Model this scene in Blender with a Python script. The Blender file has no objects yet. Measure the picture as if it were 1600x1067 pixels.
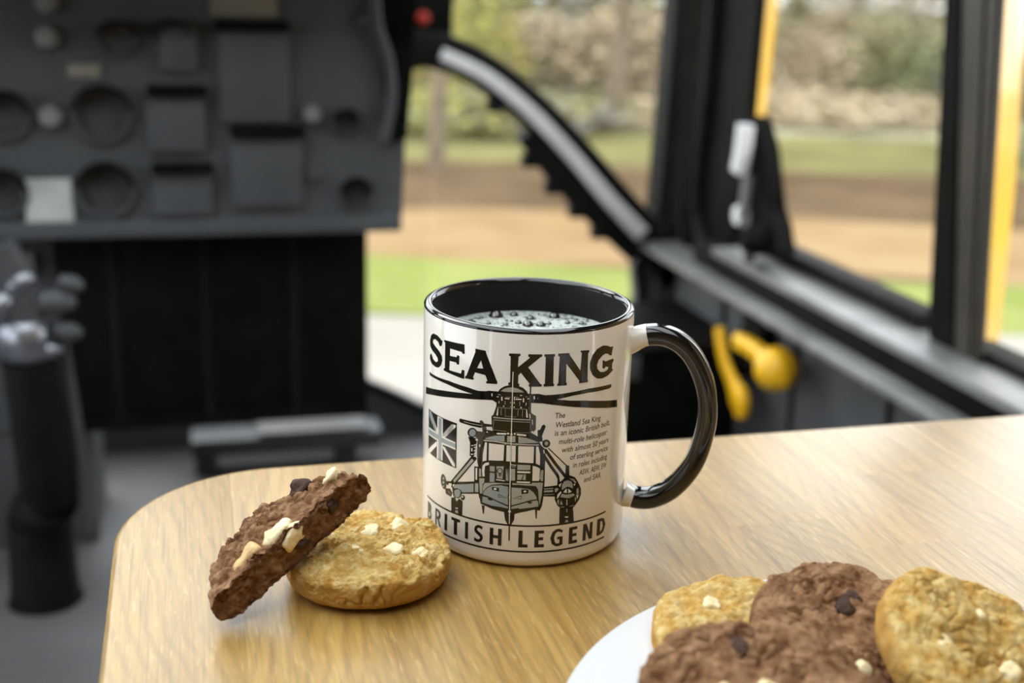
import bpy, bmesh, math, random
import numpy as np
from mathutils import Vector, Matrix, noise as mnoise

# ------------------------------------------------------------------ camera, sky, exposure
scene = bpy.context.scene
COL = scene.collection
YAW, PITCH, ROLL, FPX = math.radians(15.2), 0.2907, 0.0308, 1900.0
CAM = Vector((-0.1265, -0.4416, 0.2157))          # metres; the mug stands on the table at the origin
_f = Vector((math.sin(YAW)*math.cos(PITCH), math.cos(YAW)*math.cos(PITCH), -math.sin(PITCH)))
_r = Vector((math.cos(YAW), -math.sin(YAW), 0.0))
_u = _r.cross(_f)
RGT = math.cos(ROLL)*_r + math.sin(ROLL)*_u
UPV = -math.sin(ROLL)*_r + math.cos(ROLL)*_u
cd = bpy.data.cameras.new('camera')
cam = bpy.data.objects.new('camera', cd); COL.objects.link(cam)
cd.sensor_width = 36.0; cd.lens = FPX/1600*36.0
cd.clip_start = 0.02; cd.clip_end = 400
cam.matrix_world = Matrix((( RGT.x, UPV.x, -_f.x, CAM.x), (RGT.y, UPV.y, -_f.y, CAM.y), (RGT.z, UPV.z, -_f.z, CAM.z), (0,0,0,1)))
cd.dof.use_dof = True; cd.dof.focus_distance = 0.445; cd.dof.aperture_fstop = 6.8
scene.camera = cam
scene.view_settings.view_transform = 'Standard'; scene.view_settings.look = 'None'
scene.view_settings.gamma = 1.0; scene.view_settings.use_curve_mapping = False
scene.view_settings.exposure = 0.0
w = bpy.data.worlds.new('overcast_sky'); scene.world = w; w.use_nodes = True
w.node_tree.nodes['Background'].inputs[0].default_value = (0.95, 1.0, 1.06, 1)
w.node_tree.nodes['Background'].inputs[1].default_value = 3.6
scene.cycles.max_bounces = 10; scene.cycles.transparent_max_bounces = 16
scene.cycles.caustics_reflective = False; scene.cycles.caustics_refractive = False
scene.cycles.use_denoising = True
sl = bpy.data.lights.new('hazy_sun', 'SUN'); sl.energy = 1.7; sl.angle = math.radians(35); sl.color = (1.0, .96, .9)
sun = bpy.data.objects.new('hazy_sun', sl); COL.objects.link(sun)
sun.rotation_euler = Vector((0.55, -0.75, -0.75)).to_track_quat('-Z', 'Y').to_euler()

FLOOR, GROUND = -0.45, -1.95

# ------------------------------------------------------------------ helpers
def ray(x, y):
    return _f + RGT*((x-800)/FPX) - UPV*((y-533.5)/FPX)
def on_x(x, y, X): d = ray(x, y); return CAM + d*((X-CAM.x)/d.x)
def on_y(x, y, Y): d = ray(x, y); return CAM + d*((Y-CAM.y)/d.y)
def on_z(x, y, Z): d = ray(x, y); return CAM + d*((Z-CAM.z)/d.z)

MATS = {}
def mat(name, col, rough=.5, metal=0., col2=None, scale=20., bump=0., bscale=None, coat=0., spec=.5, detail=4, stretch=None, obj=True, sss=0):
    if name in MATS: return MATS[name]
    m = bpy.data.materials.new(name); m.use_nodes = True; nt = m.node_tree; N = nt.nodes; L = nt.links
    b = N['Principled BSDF']; b.inputs['Roughness'].default_value = rough; b.inputs['Metallic'].default_value = metal
    b.inputs['Specular IOR Level'].default_value = spec; b.inputs['Coat Weight'].default_value = coat; b.inputs['Coat Roughness'].default_value = .04
    tc = N.new('ShaderNodeTexCoord'); src = tc.outputs['Object']
    if stretch:
        mp = N.new('ShaderNodeMapping'); mp.inputs['Scale'].default_value = stretch; L.new(src, mp.inputs[0]); src = mp.outputs[0]
    nz = N.new('ShaderNodeTexNoise'); nz.inputs['Scale'].default_value = scale; nz.inputs['Detail'].default_value = detail; L.new(src, nz.inputs['Vector'])
    cr = N.new('ShaderNodeValToRGB'); c2 = col2 or tuple(min(1, c*1.12+.002) for c in col)
    cr.color_ramp.elements[0].position = .35; cr.color_ramp.elements[1].position = .65
    cr.color_ramp.elements[0].color = (*col, 1); cr.color_ramp.elements[1].color = (*c2, 1)
    L.new(nz.outputs[0], cr.inputs[0]); L.new(cr.outputs[0], b.inputs['Base Color'])
    if bump:
        nb = N.new('ShaderNodeTexNoise'); nb.inputs['Scale'].default_value = bscale or scale*4; nb.inputs['Detail'].default_value = 5; L.new(src, nb.inputs['Vector'])
        bp = N.new('ShaderNodeBump'); bp.inputs['Strength'].default_value = bump; bp.inputs['Distance'].default_value = .002; L.new(nb.outputs[0], bp.inputs['Height']); L.new(bp.outputs[0], b.inputs['Normal'])
    MATS[name] = m; return m

def tag(o, label=None, cat=None, group=None, kind=None):
    if label: o['label'] = label
    if cat: o['category'] = cat
    if group: o['group'] = group
    if kind: o['kind'] = kind
    return o
def empty(name, loc=(0,0,0), label=None, cat=None, group=None, kind=None):
    o = bpy.data.objects.new(name, None); o.empty_display_size = .01; o.location = loc; COL.objects.link(o)
    return tag(o, label, cat, group, kind)
def link(name, me, m, parent=None, world=True):
    o = bpy.data.objects.new(name, me); COL.objects.link(o)
    for x in (m if isinstance(m, (list, tuple)) else [m]):
        if x is not None: me.materials.append(x)
    if parent is not None:
        o.parent = parent
        if world: o.matrix_parent_inverse = PM(parent).inverted()
    return o
def PM(o):
    M = o.matrix_basis.copy()
    while o.parent: M = o.parent.matrix_basis @ o.matrix_parent_inverse @ M; o = o.parent
    return M
def from_bm(name, bm, m, parent=None, smooth=False, label=None):
    me = bpy.data.meshes.new(name); bmesh.ops.recalc_face_normals(bm, faces=bm.faces); bm.to_mesh(me); bm.free()
    if smooth:
        for p in me.polygons: p.use_smooth = True
        try: me.set_sharp_from_angle(angle=math.radians(40))
        except Exception: pass
    o = link(name, me, m, parent)
    if label: o['label'] = label
    return o
def add_box(bm, lo, hi, bev=0., M=None):
    r = bmesh.ops.create_cube(bm, size=1.0); vs = r['verts']
    for v in vs: v.co = Vector(((lo[i]+hi[i])/2 + v.co[i]*(hi[i]-lo[i]) for i in range(3)))
    if bev:
        es = list({e for v in vs for e in v.link_edges})
        g = bmesh.ops.bevel(bm, geom=es, offset=bev, segments=2, affect='EDGES', profile=.6)
        vs = list({v for f in g['faces'] for v in f.verts} | {v for v in vs if v.is_valid})
    if M is not None:
        for v in vs: v.co = M @ v.co
    return vs
def box(name, lo, hi, m, parent=None, bev=0., M=None, label=None):
    bm = bmesh.new(); add_box(bm, lo, hi, bev, M); return from_bm(name, bm, m, parent, smooth=bev > 0, label=label)
def add_lathe(bm, prof, n=48, M=None, close=False):
    rows = []
    for r, z in prof:
        if r < 1e-7: rows.append([bm.verts.new((0,0,z))])
        else: rows.append([bm.verts.new((r*math.cos(2*math.pi*k/n), r*math.sin(2*math.pi*k/n), z)) for k in range(n)])
    for a, b in zip(rows, rows[1:]):
        for k in range(n):
            k2 = (k+1) % n
            q = [a[k % len(a)], a[k2 % len(a)], b[k2 % len(b)], b[k % len(b)]]
            q = list(dict.fromkeys(q))
            if len(q) > 2: bm.faces.new(q)
    if M is not None:
        for row in rows:
            for v in row: v.co = M @ v.co
def lathe(name, prof, m, parent=None, n=48, M=None, label=None):
    bm = bmesh.new(); add_lathe(bm, prof, n, M); return from_bm(name, bm, m, parent, smooth=True, label=label)
def spline(pts, n=8):
    P = [Vector(p) for p in pts]; out = []
    for i in range(len(P)-1):
        a, b, c, d = P[max(i-1,0)], P[i], P[i+1], P[min(i+2,len(P)-1)]
        for k in range(n):
            t = k/n; out.append(.5*((2*b)+(-a+c)*t+(2*a-5*b+4*c-d)*t*t+(-a+3*b-3*c+d)*t*t*t))
    out.append(P[-1]); return out
def add_sweep(bm, path, section, side=None, caps=True, scale=None):
    """section: list of (a, b); a along `side`, b along side x tangent"""
    rows = []; n = len(path)
    for i, p in enumerate(path):
        t = (path[min(i+1,n-1)] - path[max(i-1,0)]).normalized()
        s = Vector(side) if side is not None else (Vector((0,0,1)) if abs(t.z) < .9 else Vector((1,0,0)))
        s = (s - t*s.dot(t)).normalized(); q = s.cross(t); k = scale(i/(n-1)) if scale else 1
        rows.append([bm.verts.new(p + s*(a*k) + q*(b*k)) for a, b in section])
    m = len(section)
    for a, b in zip(rows, rows[1:]):
        for k in range(m): bm.faces.new([a[k], a[(k+1)%m], b[(k+1)%m], b[k]])
    if caps: bm.faces.new(rows[0][::-1]); bm.faces.new(rows[-1])
def circ(ra, rb=None, n=14): rb = rb or ra; return [(ra*math.cos(2*math.pi*k/n), rb*math.sin(2*math.pi*k/n)) for k in range(n)]
def rrect(a, b, r=.2, n=3):
    r *= min(a, b); o = []
    for cx, cy, t0 in ((a/2-r, b/2-r, 0), (-a/2+r, b/2-r, 90), (-a/2+r, -b/2+r, 180), (a/2-r, -b/2+r, 270)):
        for k in range(n+1): t = math.radians(t0+90*k/n); o.append((cx+r*math.cos(t), cy+r*math.sin(t)))
    return o
def sweep(name, path, section, m, parent=None, side=None, label=None, scale=None):
    bm = bmesh.new(); add_sweep(bm, path, section, side, scale=scale); return from_bm(name, bm, m, parent, smooth=True, label=label)
def rod(name, a, b, r, m, parent=None, n=14, label=None):
    return sweep(name, [Vector(a), Vector(b)], circ(r, n=n), m, parent, label=label)
def add_prism(bm, pts, vec):
    """closed polygon of Vectors extruded along vec"""
    a = [bm.verts.new(p) for p in pts]; b = [bm.verts.new(Vector(p)+Vector(vec)) for p in pts]; n = len(pts)
    for k in range(n): bm.faces.new([a[k], a[(k+1)%n], b[(k+1)%n], b[k]])
    bm.faces.new(a[::-1]); bm.faces.new(b)
def prism(name, pts, vec, m, parent=None, bev=0., label=None):
    bm = bmesh.new(); add_prism(bm, pts, vec)
    if bev: bmesh.ops.bevel(bm, geom=list(bm.edges), offset=bev, segments=2, affect='EDGES')
    return from_bm(name, bm, m, parent, smooth=bev > 0, label=label)
def frame_prism(name, outer, inner, vec, m, parent=None):
    """a panel with one hole; both loops of Vectors, extruded along vec"""
    bm = bmesh.new(); ring = []
    for loop in (outer, inner):
        ring.append(([bm.verts.new(p) for p in loop], [bm.verts.new(Vector(p)+Vector(vec)) for p in loop]))
    for (a, b) in ring:
        n = len(a)
        for k in range(n): bm.faces.new([a[k], a[(k+1)%n], b[(k+1)%n], b[k]])
    for side in (0, 1):
        es = [bm.edges.get((r[side][k], r[side][(k+1)%len(r[side])])) for r in ring for k in range(len(r[side]))]
        bmesh.ops.triangle_fill(bm, edges=es, use_beauty=True)
    return from_bm(name, bm, m, parent)
def rloop(f, a0, a1, b0, b1, r, n=5):
    """rounded rectangle loop in two parameters, mapped by f(a, b)"""
    o = []
    for ca, cb, t0 in ((a1-r, b1-r, 0), (a0+r, b1-r, 90), (a0+r, b0+r, 180), (a1-r, b0+r, 270)):
        for k in range(n+1): t = math.radians(t0+90*k/n); o.append(f(ca+r*math.cos(t), cb+r*math.sin(t)))
    return o

def glass_mat():
    m = bpy.data.materials.new('window_glass'); m.use_nodes = True; nt = m.node_tree; N = nt.nodes; L = nt.links
    N.remove(N['Principled BSDF']); out = N['Material Output']
    tr = N.new('ShaderNodeBsdfTransparent'); tr.inputs[0].default_value = (.97,.98,.97,1)
    gl = N.new('ShaderNodeBsdfGlossy'); gl.inputs['Roughness'].default_value = .02
    nz = N.new('ShaderNodeTexNoise'); nz.inputs['Scale'].default_value = 3; mr = N.new('ShaderNodeMapRange'); mr.inputs[3].default_value = .006; mr.inputs[4].default_value = .014
    L.new(nz.outputs[0], mr.inputs[0])
    mx = N.new('ShaderNodeMixShader'); L.new(mr.outputs[0], mx.inputs[0]); L.new(tr.outputs[0], mx.inputs[1]); L.new(gl.outputs[0], mx.inputs[2]); L.new(mx.outputs[0], out.inputs[0])
    return m
GLASS = glass_mat()

M_BLACK  = mat('black_paint', (.004,.004,.0033), .65, col2=(.007,.007,.006), scale=30, bump=.2, spec=.06)
M_RUBBER = mat('black_rubber', (.007,.007,.006), .65, col2=(.011,.011,.0095), scale=40, bump=.15, spec=.1)
M_SLATE  = mat('slate_grey_paint', (.06,.062,.066), .5, col2=(.078,.08,.085), scale=14, bump=.2, spec=.3)
M_PANEL  = mat('instrument_panel_paint', (.066,.071,.077), .5, col2=(.085,.09,.097), scale=10, bump=.2, spec=.35)
M_FLOOR  = mat('grey_floor_paint', (.085,.081,.082), .55, col2=(.125,.12,.122), scale=6, bump=.3)
M_LEDGE  = mat('worn_grey_metal', (.17,.17,.17), .4, col2=(.28,.28,.275), scale=12, bump=.2, metal=.2)
M_SILVER = mat('brushed_silver', (.74,.74,.76), .4, col2=(.84,.84,.86), scale=25, bump=.2)
M_YELLOW = mat('yellow_gloss_paint', (.72,.37,.005), .3, col2=(.78,.42,.008), scale=8, coat=.3)
M_BROWN  = mat('brown_weathered_trim', (.020,.016,.009), .5, col2=(.036,.028,.017), scale=18, bump=.3)
M_SHELL  = mat('cabin_lining', (.38,.225,.07), .6, col2=(.46,.28,.095), scale=5, bump=.3)
M_WHITE  = mat('white_placard', (.50,.53,.50), .5, col2=(.58,.60,.57), scale=30)
M_LABEL  = mat('beige_label', (.20,.19,.15), .5, col2=(.25,.235,.19), scale=30)
M_CHROME = mat('chromed_metal', (.20,.21,.24), .3, metal=.8, col2=(.34,.35,.39), scale=30)
M_DIAL   = mat('gauge_dial', (.040,.043,.046), .4, col2=(.052,.056,.06), scale=40)
M_KNOB = mat('yellow_knob_plastic', (.88,.47,.008), .35, col2=(.92,.52,.012), scale=30)
M_RED    = mat('red_lamp_cap', (.35,.03,.02), .3, col2=(.42,.04,.03), scale=40)

# ------------------------------------------------------------------ the cabin: floor, walls, roof, nose
WX = 0.60            # inner face of the right side wall
NOSE = 1.26          # nose frame
BACK, LEFT, ROOF = -1.7, -1.05, 0.80
tag(box('floor', (LEFT-.05, BACK-.05, FLOOR-.05), (WX+.05, NOSE+.10, FLOOR), M_FLOOR), kind='structure')
tag(box('wall_back', (LEFT-.05, BACK-.06, FLOOR), (WX+.05, BACK, ROOF), M_SHELL), kind='structure')
SILLZ = -0.122
def side_map(X): return lambda a, b: Vector((X, a, b))
# right wall: one panel with two window openings, built as pieces around them
WL = lambda y0, y1, z0, z1, name, par: box(name, (WX, y0, z0), (WX+.05, y1, z1), M_BLACK, par)
wr = tag(empty('wall_right', (WX, 0, FLOOR)), kind='structure')
box('lower_panel', (WX-.015, BACK, FLOOR), (WX+.05, NOSE+.02, SILLZ-.012), M_SLATE, wr)
box('upper_panel', (WX, BACK, .56), (WX+.05, NOSE+.02, ROOF), M_BLACK, wr)
for y0, y1 in ((BACK, -.47), (-.40, .24)): box('aft_panel', (WX, y0, SILLZ-.012), (WX+.05, y1, .56), M_SHELL, wr)
P_BOT = on_x(1445, 560, WX); P_TOP = on_x(1475, 0, WX)
# left wall, mirrored: low sill and wide windows
wl = tag(empty('wall_left', (LEFT, 0, FLOOR)), kind='structure')
box('lower_panel', (LEFT-.05, BACK, FLOOR), (LEFT, NOSE+.02, -.20), M_SLATE, wl)
box('upper_panel', (LEFT-.05, BACK, .46), (LEFT, NOSE+.02, ROOF), M_BLACK, wl)
box('aft_panel', (LEFT-.05, BACK, -.20), (LEFT, -.80, .46), M_SHELL, wl)
box('pillar', (LEFT-.05, -.72, -.20), (LEFT, -.38, .46), M_BLACK, wl)
box('pillar', (LEFT-.05, .50, -.20), (LEFT, .60, .46), M_BLACK, wl)
box('pillar', (LEFT-.05, NOSE-.16, -.20), (LEFT, NOSE+.02, .46), M_BLACK, wl)
# unseen roof: cockpit overhead windows, carried aft past the camera to fill the mug front
rf = tag(empty('ceiling', (0, 0, ROOF)), kind='structure')
OV0, OV1 = -.62, 1.10
box('roof_panel', (LEFT-.05, BACK-.05, ROOF), (WX+.05, OV0, ROOF+.04), M_SHELL, rf)
box('roof_panel', (LEFT-.05, OV1, ROOF), (WX+.05, NOSE+.02, ROOF+.04), M_BLACK, rf)
for x0, x1 in ((LEFT-.05, LEFT+.08), (-.10, .0), (WX-.25, WX+.05)):
    box('roof_beam', (x0, OV0, ROOF), (x1, OV1, ROOF+.04), M_BLACK, rf)
for x0, x1 in ((LEFT+.08, -.10), (.0, WX-.25)):
    box('overhead_pane', (x0, OV0, ROOF+.015), (x1, OV1, ROOF+.020), GLASS, rf)

# ---- right side window frames
def side_strip(name, y0, y1, z0, z1, x0, x1, m, par, bev=.004): return box(name, (x0, y0, z0), (x1, y1, z1), m, par, bev)
w1 = tag(empty('window_1', (WX, .8, SILLZ)), kind='structure')
yl = on_x(1166, 190, WX).y; yr = .60
box('gasket', (WX-.004, .62, SILLZ+.001), (WX+.03, 1.05, SILLZ+.018), M_RUBBER, w1, .004)
box('pane', (WX+.022, yr-.01, SILLZ), (WX+.026, yl+.02, .56), GLASS, w1)
w2 = tag(empty('window_2', (WX, .1, SILLZ)), kind='structure')
box('gasket', (WX-.004, .24, SILLZ+.001), (WX+.03, .545, SILLZ+.012), M_RUBBER, w2, .004)
box('pane', (WX+.022, .24, SILLZ), (WX+.026, .56, .56), GLASS, w2)
# door post between the windows, leaning a little with the photo
dp = tag(empty('door_post', (WX, .58, SILLZ)), 'dark leaning window post with brown trim between the two side windows', 'window post')
def post_piece(name, tx0, tx1, bx0, bx1, xin, xout, m):
    # top at photo row 0, bottom at row 590, lengthened both ways
    tl, tr, bl, br = (on_x(tx0, 0, xin), on_x(tx1, 0, xin), on_x(bx0, 570, xin), on_x(bx1, 570, xin))
    up = lambda t, b: Vector((0, b.y + (t.y-b.y)*(.57-b.z)/(t.z-b.z), .57))
    dn = lambda t, b: Vector((0, b.y + (t.y-b.y)*(SILLZ+.0005-b.z)/(t.z-b.z), SILLZ+.0005))
    q = [dn(tl, bl), dn(tr, br), up(tr, br), up(tl, bl)]
    return prism(name, [Vector((xin, p.y, p.z)) for p in q], (xout-xin, 0, 0), m, dp, bev=.003)
post_piece('rubber_seal', 1474, 1501, 1445, 1488, WX-.012, WX-.001, M_BLACK)
post_piece('brown_trim', 1501, 1540, 1488, 1516, WX-.010, WX-.001, M_BROWN)
post_piece('grey_edge', 1540, 1560, 1516, 1527, WX-.013, WX-.003, M_BROWN)
# ledges on the wall below the windows
lg = tag(empty('sill_ledge', (WX, .5, SILLZ)), 'worn grey sill ledge under the side windows', 'sill')
SX = .546
zr = on_x(1240, 520, .522).z
box('ledge_top', (SX, .0, SILLZ-.010), (WX+.04, 1.03, SILLZ), M_LEDGE, lg, .002)
box('ledge_face', (SX+.003, .0, zr+.0005), (WX-.016, 1.03, SILLZ-.0105), M_BLACK, lg, .002)
box('ledge_end', (SX+.003, 1.031, zr+.0005), (WX-.016, 1.10, SILLZ-.006), M_RUBBER, lg, .004)
rl = tag(empty('wall_rail', (WX, .5, -.21)), 'thin scuffed grey rail low on the dark side wall', 'rail')
box('rail_bar', (.522, -.1, zr-.010), (WX-.0155, 1.235, zr), M_LEDGE, rl, .003)
for k in range(9):
    lathe('rivet', [(0, .004), (.004, .003), (.006, 0)], M_LEDGE, rl, 10, Matrix.Translation((.522, .25+.11*k, zr-.005)) @ Matrix.Rotation(-math.pi/2, 4, 'Y'))
# wall panel seams
for y0, y1 in ((.30,.62),(.63,.83),(.84,1.04),(1.05,1.22)):
    box('wall_plate', (WX-.023, y0, FLOOR+.02), (WX-.015, y1-.01, zr-.03), M_SLATE, wr, .003)

def upto(lo, hi, z):          # carry the line lo-hi on to height z
    return lo + (hi-lo)*((z-lo.z)/(hi.z-lo.z))
# ---- yellow exterior strips seen through the windows
def ext_strip(L_, R_, label, extra=None):
    # a slanted jamb: left edge close to the skin, right edge further out, so its face looks aft
    r = tag(empty('door_edge_strip', on_x(*L_[-1], WX+.055)), label, 'door edge')
    bm = bmesh.new(); a = [on_x(x, y, WX+.055) for x, y in L_]; b = [on_x(x, y, WX+.125) for x, y in R_]; d = Vector((.004,.012,0)); a[0] = upto(a[1], a[0], .56); b[0] = upto(b[1], b[0], .56)
    va, vb, vc, vd = ([bm.verts.new(p) for p in q] for q in (a, b, [p+d for p in a], [p+d for p in b]))
    for i in range(len(a)-1):
        for u, v in ((va, vb), (vb, vd), (vd, vc), (vc, va)): bm.faces.new([u[i], v[i], v[i+1], u[i+1]])
    bm.faces.new([va[0], vb[0], vd[0], vc[0]]); bm.faces.new([va[-1], vb[-1], vd[-1], vc[-1]])
    from_bm('upright', bm, M_YELLOW, r)
    if extra: prism('lower_edge', [on_x(x, y, WX+.058) for x, y in extra], (.06, 0, 0), M_YELLOW, r)
    return r
ext_strip([(1186,-60),(1166,190)], [(1222,-60),(1194,194)], 'yellow painted strip outside the window beside the black corner post')
ext_strip([(1573,-60),(1543,300),(1528,566)], [(1609,-60),(1585,300),(1557,556)], 'yellow painted door edge outside at the far right of the view', [(1545,566),(1604,592),(1640,612),(1640,626),(1600,606),(1545,576)])
o = prism('window_edge_strip', [on_x(x, y, WX+.055) for x, y in [(1200,388),(1212,392),(1330,446),(1452,494),(1452,503),(1330,456)]], (.012, 0, 0), M_YELLOW)
tag(o, 'thin yellow strip along the bottom of the side window', 'door edge')

# ---- corner post, nose frame
cp = tag(empty('corner_post', (WX-.02, NOSE, FLOOR)), 'thick black corner post between nose window and side window', 'window post')
q = [on_x(x, y, WX-.02) for x, y in [(1110,-40),(1190,-40),(1170,190),(1148,310),(1140,380),(1140,440),(1062,440),(1064,330),(1085,130)]]
q[0] = upto(q[-1], q[0], .56); q[1] = upto(q[2], q[1], .56)
prism('post_body', q, (.012,0,0), M_BLACK, cp, .003)
q = [on_y(x, y, NOSE-.02) for x, y in [(1060,-40),(1118,-40),(1096,130),(1072,330),(1066,450),(1028,450),(1028,330),(1046,130)]]
q[0] = upto(q[-1], q[0], ROOF-.10); q[1] = upto(q[2], q[1], ROOF-.10)
prism('post_flange', q, (0,.05,0), M_RUBBER, cp, .003)
gp = spline([on_x(x, y, WX-.026) for x, y in [(1120,-40),(1108,130),(1090,300),(1094,355),(1112,398),(1150,424),(1186,436)]], 6)
sweep('gasket', gp, circ(.010, n=10), M_RUBBER, cp)
lo = on_y(1030, 440, NOSE-.02); 
prism('post_foot', [Vector((lo.x-.02, NOSE-.02, FLOOR)), Vector((WX, NOSE-.02, FLOOR)), Vector((WX, NOSE-.02, lo.z+.01)), Vector((lo.x+.0, NOSE-.02, lo.z+.03))], (0,.05,0), M_SLATE, cp)

# window latch hanging on the post
la = tag(empty('window_latch', on_x(1180, 300, WX-.04)), 'blurred black and grey window latch on the corner post', 'latch')
X = WX-.045
prism('latch_plate', [on_x(x,y,X) for x,y in [(1150,190),(1172,180),(1186,230),(1192,330),(1205,350),(1212,400),(1160,400),(1150,350),(1158,300)]], (.03,0,0), M_BLACK, la, .004)
sweep('lever', spline([on_x(x,y,X-.012) for x,y in [(1165,195),(1161,235),(1155,268)]],4), rrect(.016,.022), M_SILVER, la)
sweep('link', spline([on_x(x,y,X-.010) for x,y in [(1168,275),(1164,310),(1160,340)]],4), rrect(.010,.012), M_LEDGE, la)
lathe('pivot', [(0,.014),(.012,.012),(.016,0)], M_SILVER, la, 16, Matrix.Translation(on_x(1164,336,X)) @ Matrix.Rotation(-math.pi/2,4,'Y'))
lathe('grip', [(0,.03),(.014,.026),(.018,.01),(.016,0)], M_BLACK, la, 16, Matrix.Translation(on_x(1192,375,X)) @ Matrix.Rotation(-math.pi/2,4,'Y'))
rod('spring', on_x(1172,385,X-.012), on_x(1170,410,X-.012), .007, M_BROWN, la)

# curved windscreen arch
ar = tag(empty('windscreen_arch', on_y(1010, 370, NOSE)), 'curved grey windscreen frame bar falling to the corner post', 'window frame')
ap = spline([on_y(x, y, NOSE-.01) for x, y in [(560,62),(650,74),(705,86),(765,118),(835,175),(900,243),(960,312),(1015,372),(1035,400)]], 7)
sweep('arch_bar', ap, rrect(.040,.050), M_RUBBER, ar, side=(0,1,0))
ap2 = spline([on_y(x, y, NOSE-.034) for x, y in [(690,84),(760,119),(830,176),(893,243),(952,312),(1003,366)]], 7)
sweep('silver_strip', ap2, rrect(.008,.021), M_SILVER, ar, side=(0,1,0), scale=lambda t: .8+.35*t)
ap3 = spline([on_y(x, y, NOSE-.014) for x, y in [(823,205),(866,262),(910,312),(958,358),(995,393)]], 6)
sweep('seal_band', ap3, rrect(.03,.036), M_RUBBER, ar, side=(0,1,0))
for x, y in [(782,150),(772,164),(826,250),(862,292),(899,329),(934,362)]:
    p = on_y(x, y, NOSE-.02)
    box('clip', (p.x-.010, p.y-.012, p.z-.010), (p.x+.010, p.y+.012, p.z+.010), M_RUBBER, ar, .003)
for x, y in [(985,342),(1000,358),(972,330)]:
    lathe('bolt', [(0,.004),(.005,.003),(.006,0)], M_SILVER, ar, 12, Matrix.Translation(on_y(x, y, NOSE-.038)) @ Matrix.Rotation(math.pi/2,4,'X'))
# nose shell: lower bow, upper sill of the nose, centre post
nf = tag(empty('wall_front', (0, NOSE, FLOOR)), kind='structure')
low = [on_y(x, y, NOSE) for x, y in [(520,578),(570,598),(620,619),(665,640),(760,664),(860,648),(940,590),(990,520),(1000,470),(998,440),(996,415),(1012,380),(1060,380)]]
prism('lower_nose', [Vector((low[0].x, NOSE, FLOOR))] + low + [Vector((low[-1].x, NOSE, FLOOR))], (0,.04,0), M_SLATE, nf)
sweep('lower_frame', spline(low[:-1], 4), rrect(.012,.012), M_RUBBER, nf, side=(0,1,0))
box('left_nose', (LEFT, NOSE, FLOOR), (low[0].x, NOSE+.04, low[0].z), M_SLATE, nf)
box('header', (LEFT, NOSE, ROOF-.10), (WX, NOSE+.04, ROOF), M_BLACK, nf)
t0 = on_y(668,-60,NOSE); b0 = on_y(652, 110, NOSE)
prism('centre_post', [Vector((b0.x-.05,NOSE,b0.z)), b0, on_y(706,80,NOSE), on_y(712,-60,NOSE), Vector((t0.x+.03,NOSE,ROOF)), Vector((t0.x-.08,NOSE,ROOF))], (0,.04,0), M_BLACK, nf, .003)
box('corner_pillar', (LEFT, NOSE, low[0].z), (LEFT+.08, NOSE+.04, ROOF-.10), M_BLACK, nf)
nb = on_y(1110,-40,NOSE).x
wn = tag(empty('window_3', (.3, NOSE, 0)), kind='structure')
box('pane', (on_y(690,0,NOSE).x, NOSE+.02, -.40), (WX-.05, NOSE+.024, ROOF-.10), GLASS, wn)
wn2 = tag(empty('window_4', (-.4, NOSE, 0)), kind='structure')
box('pane', (LEFT+.06, NOSE+.02, low[0].z), (on_y(690,0,NOSE).x-.01, NOSE+.024, ROOF-.10), GLASS, wn2)
lathe('lamp_cap', [(0,.012),(.008,.010),(.010,0)], M_RED, nf, 14, Matrix.Translation(on_y(661,28,NOSE-.003)) @ Matrix.Rotation(math.pi/2,4,'X'))

# ------------------------------------------------------------------ instrument panel and the things round it
PV = 0.90
ip = tag(empty('instrument_panel', (-.15, PV, FLOOR)), 'dark grey instrument panel with round gauges and knobs at left', 'instrument panel')
A = on_y(628, 353, PV); B = on_y(645, -60, PV)
prism('panel_face', [Vector((-.75, PV, A.z)), Vector((A.x, PV, A.z)), Vector((B.x, PV, .215)), Vector((-.75, PV, .215))], (0,.03,0), M_PANEL, ip, .003)
box('panel_body', (-.74, PV+.031, A.z+.02), (A.x-.012, PV+.16, .205), M_BLACK, ip, .004)
box('glare_shield', (-.76, PV-.14, .217), (B.x+.01, PV+.18, .230), M_BLACK, ip, .004)
box('lip', (-.74, PV-.012, A.z-.004), (A.x-.002, PV-.0005, A.z+.014), M_PANEL, ip, .003)
FX = Matrix.Rotation(math.pi/2, 4, 'X')
def gauge(x, y, r, tick=True):
    p = on_y(x, y, PV); T = Matrix.Translation(p) @ FX; s = 1.32/1900; R = r*s
    g = lathe('gauge', [(R*1.0,-.001),(R*1.10,.0),(R*1.10,.008),(R*1.04,.010),(R*.94,.010),(R*.92,.001)], M_PANEL, ip, 28, T)
    lathe('dial', [(0,.002),(R*.92,.002),(R*.92,-.001)], M_DIAL, g, 28, T)
    bm = bmesh.new(); n = 14      # black half ring standing in for the shade in the recess top
    ring = [[bm.verts.new(T @ Vector((q*R*math.cos(a), q*R*math.sin(a), z))) for q, z in ((1.02,.010),(1.12,.010),(1.12,.026),(1.02,.026))] for a in [math.radians(12+156*i/n) for i in range(n+1)]]
    for u, v in zip(ring, ring[1:]):
        for i in range(4): bm.faces.new([u[i], u[(i+1)%4], v[(i+1)%4], v[i]])
    bm.faces.new(ring[0]); bm.faces.new(ring[-1][::-1])
    from_bm('recess_shade_arc', bm, M_BLACK, g)
    a = random.uniform(0, 6.28)
    bm = bmesh.new(); add_box(bm, (-.001,-R*.2,.0025),(.001,R*.7,.0035))
    for v in bm.verts: v.co = T @ (Matrix.Rotation(a,4,'Z') @ v.co)
    from_bm('needle', bm, M_SLATE, g)
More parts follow.
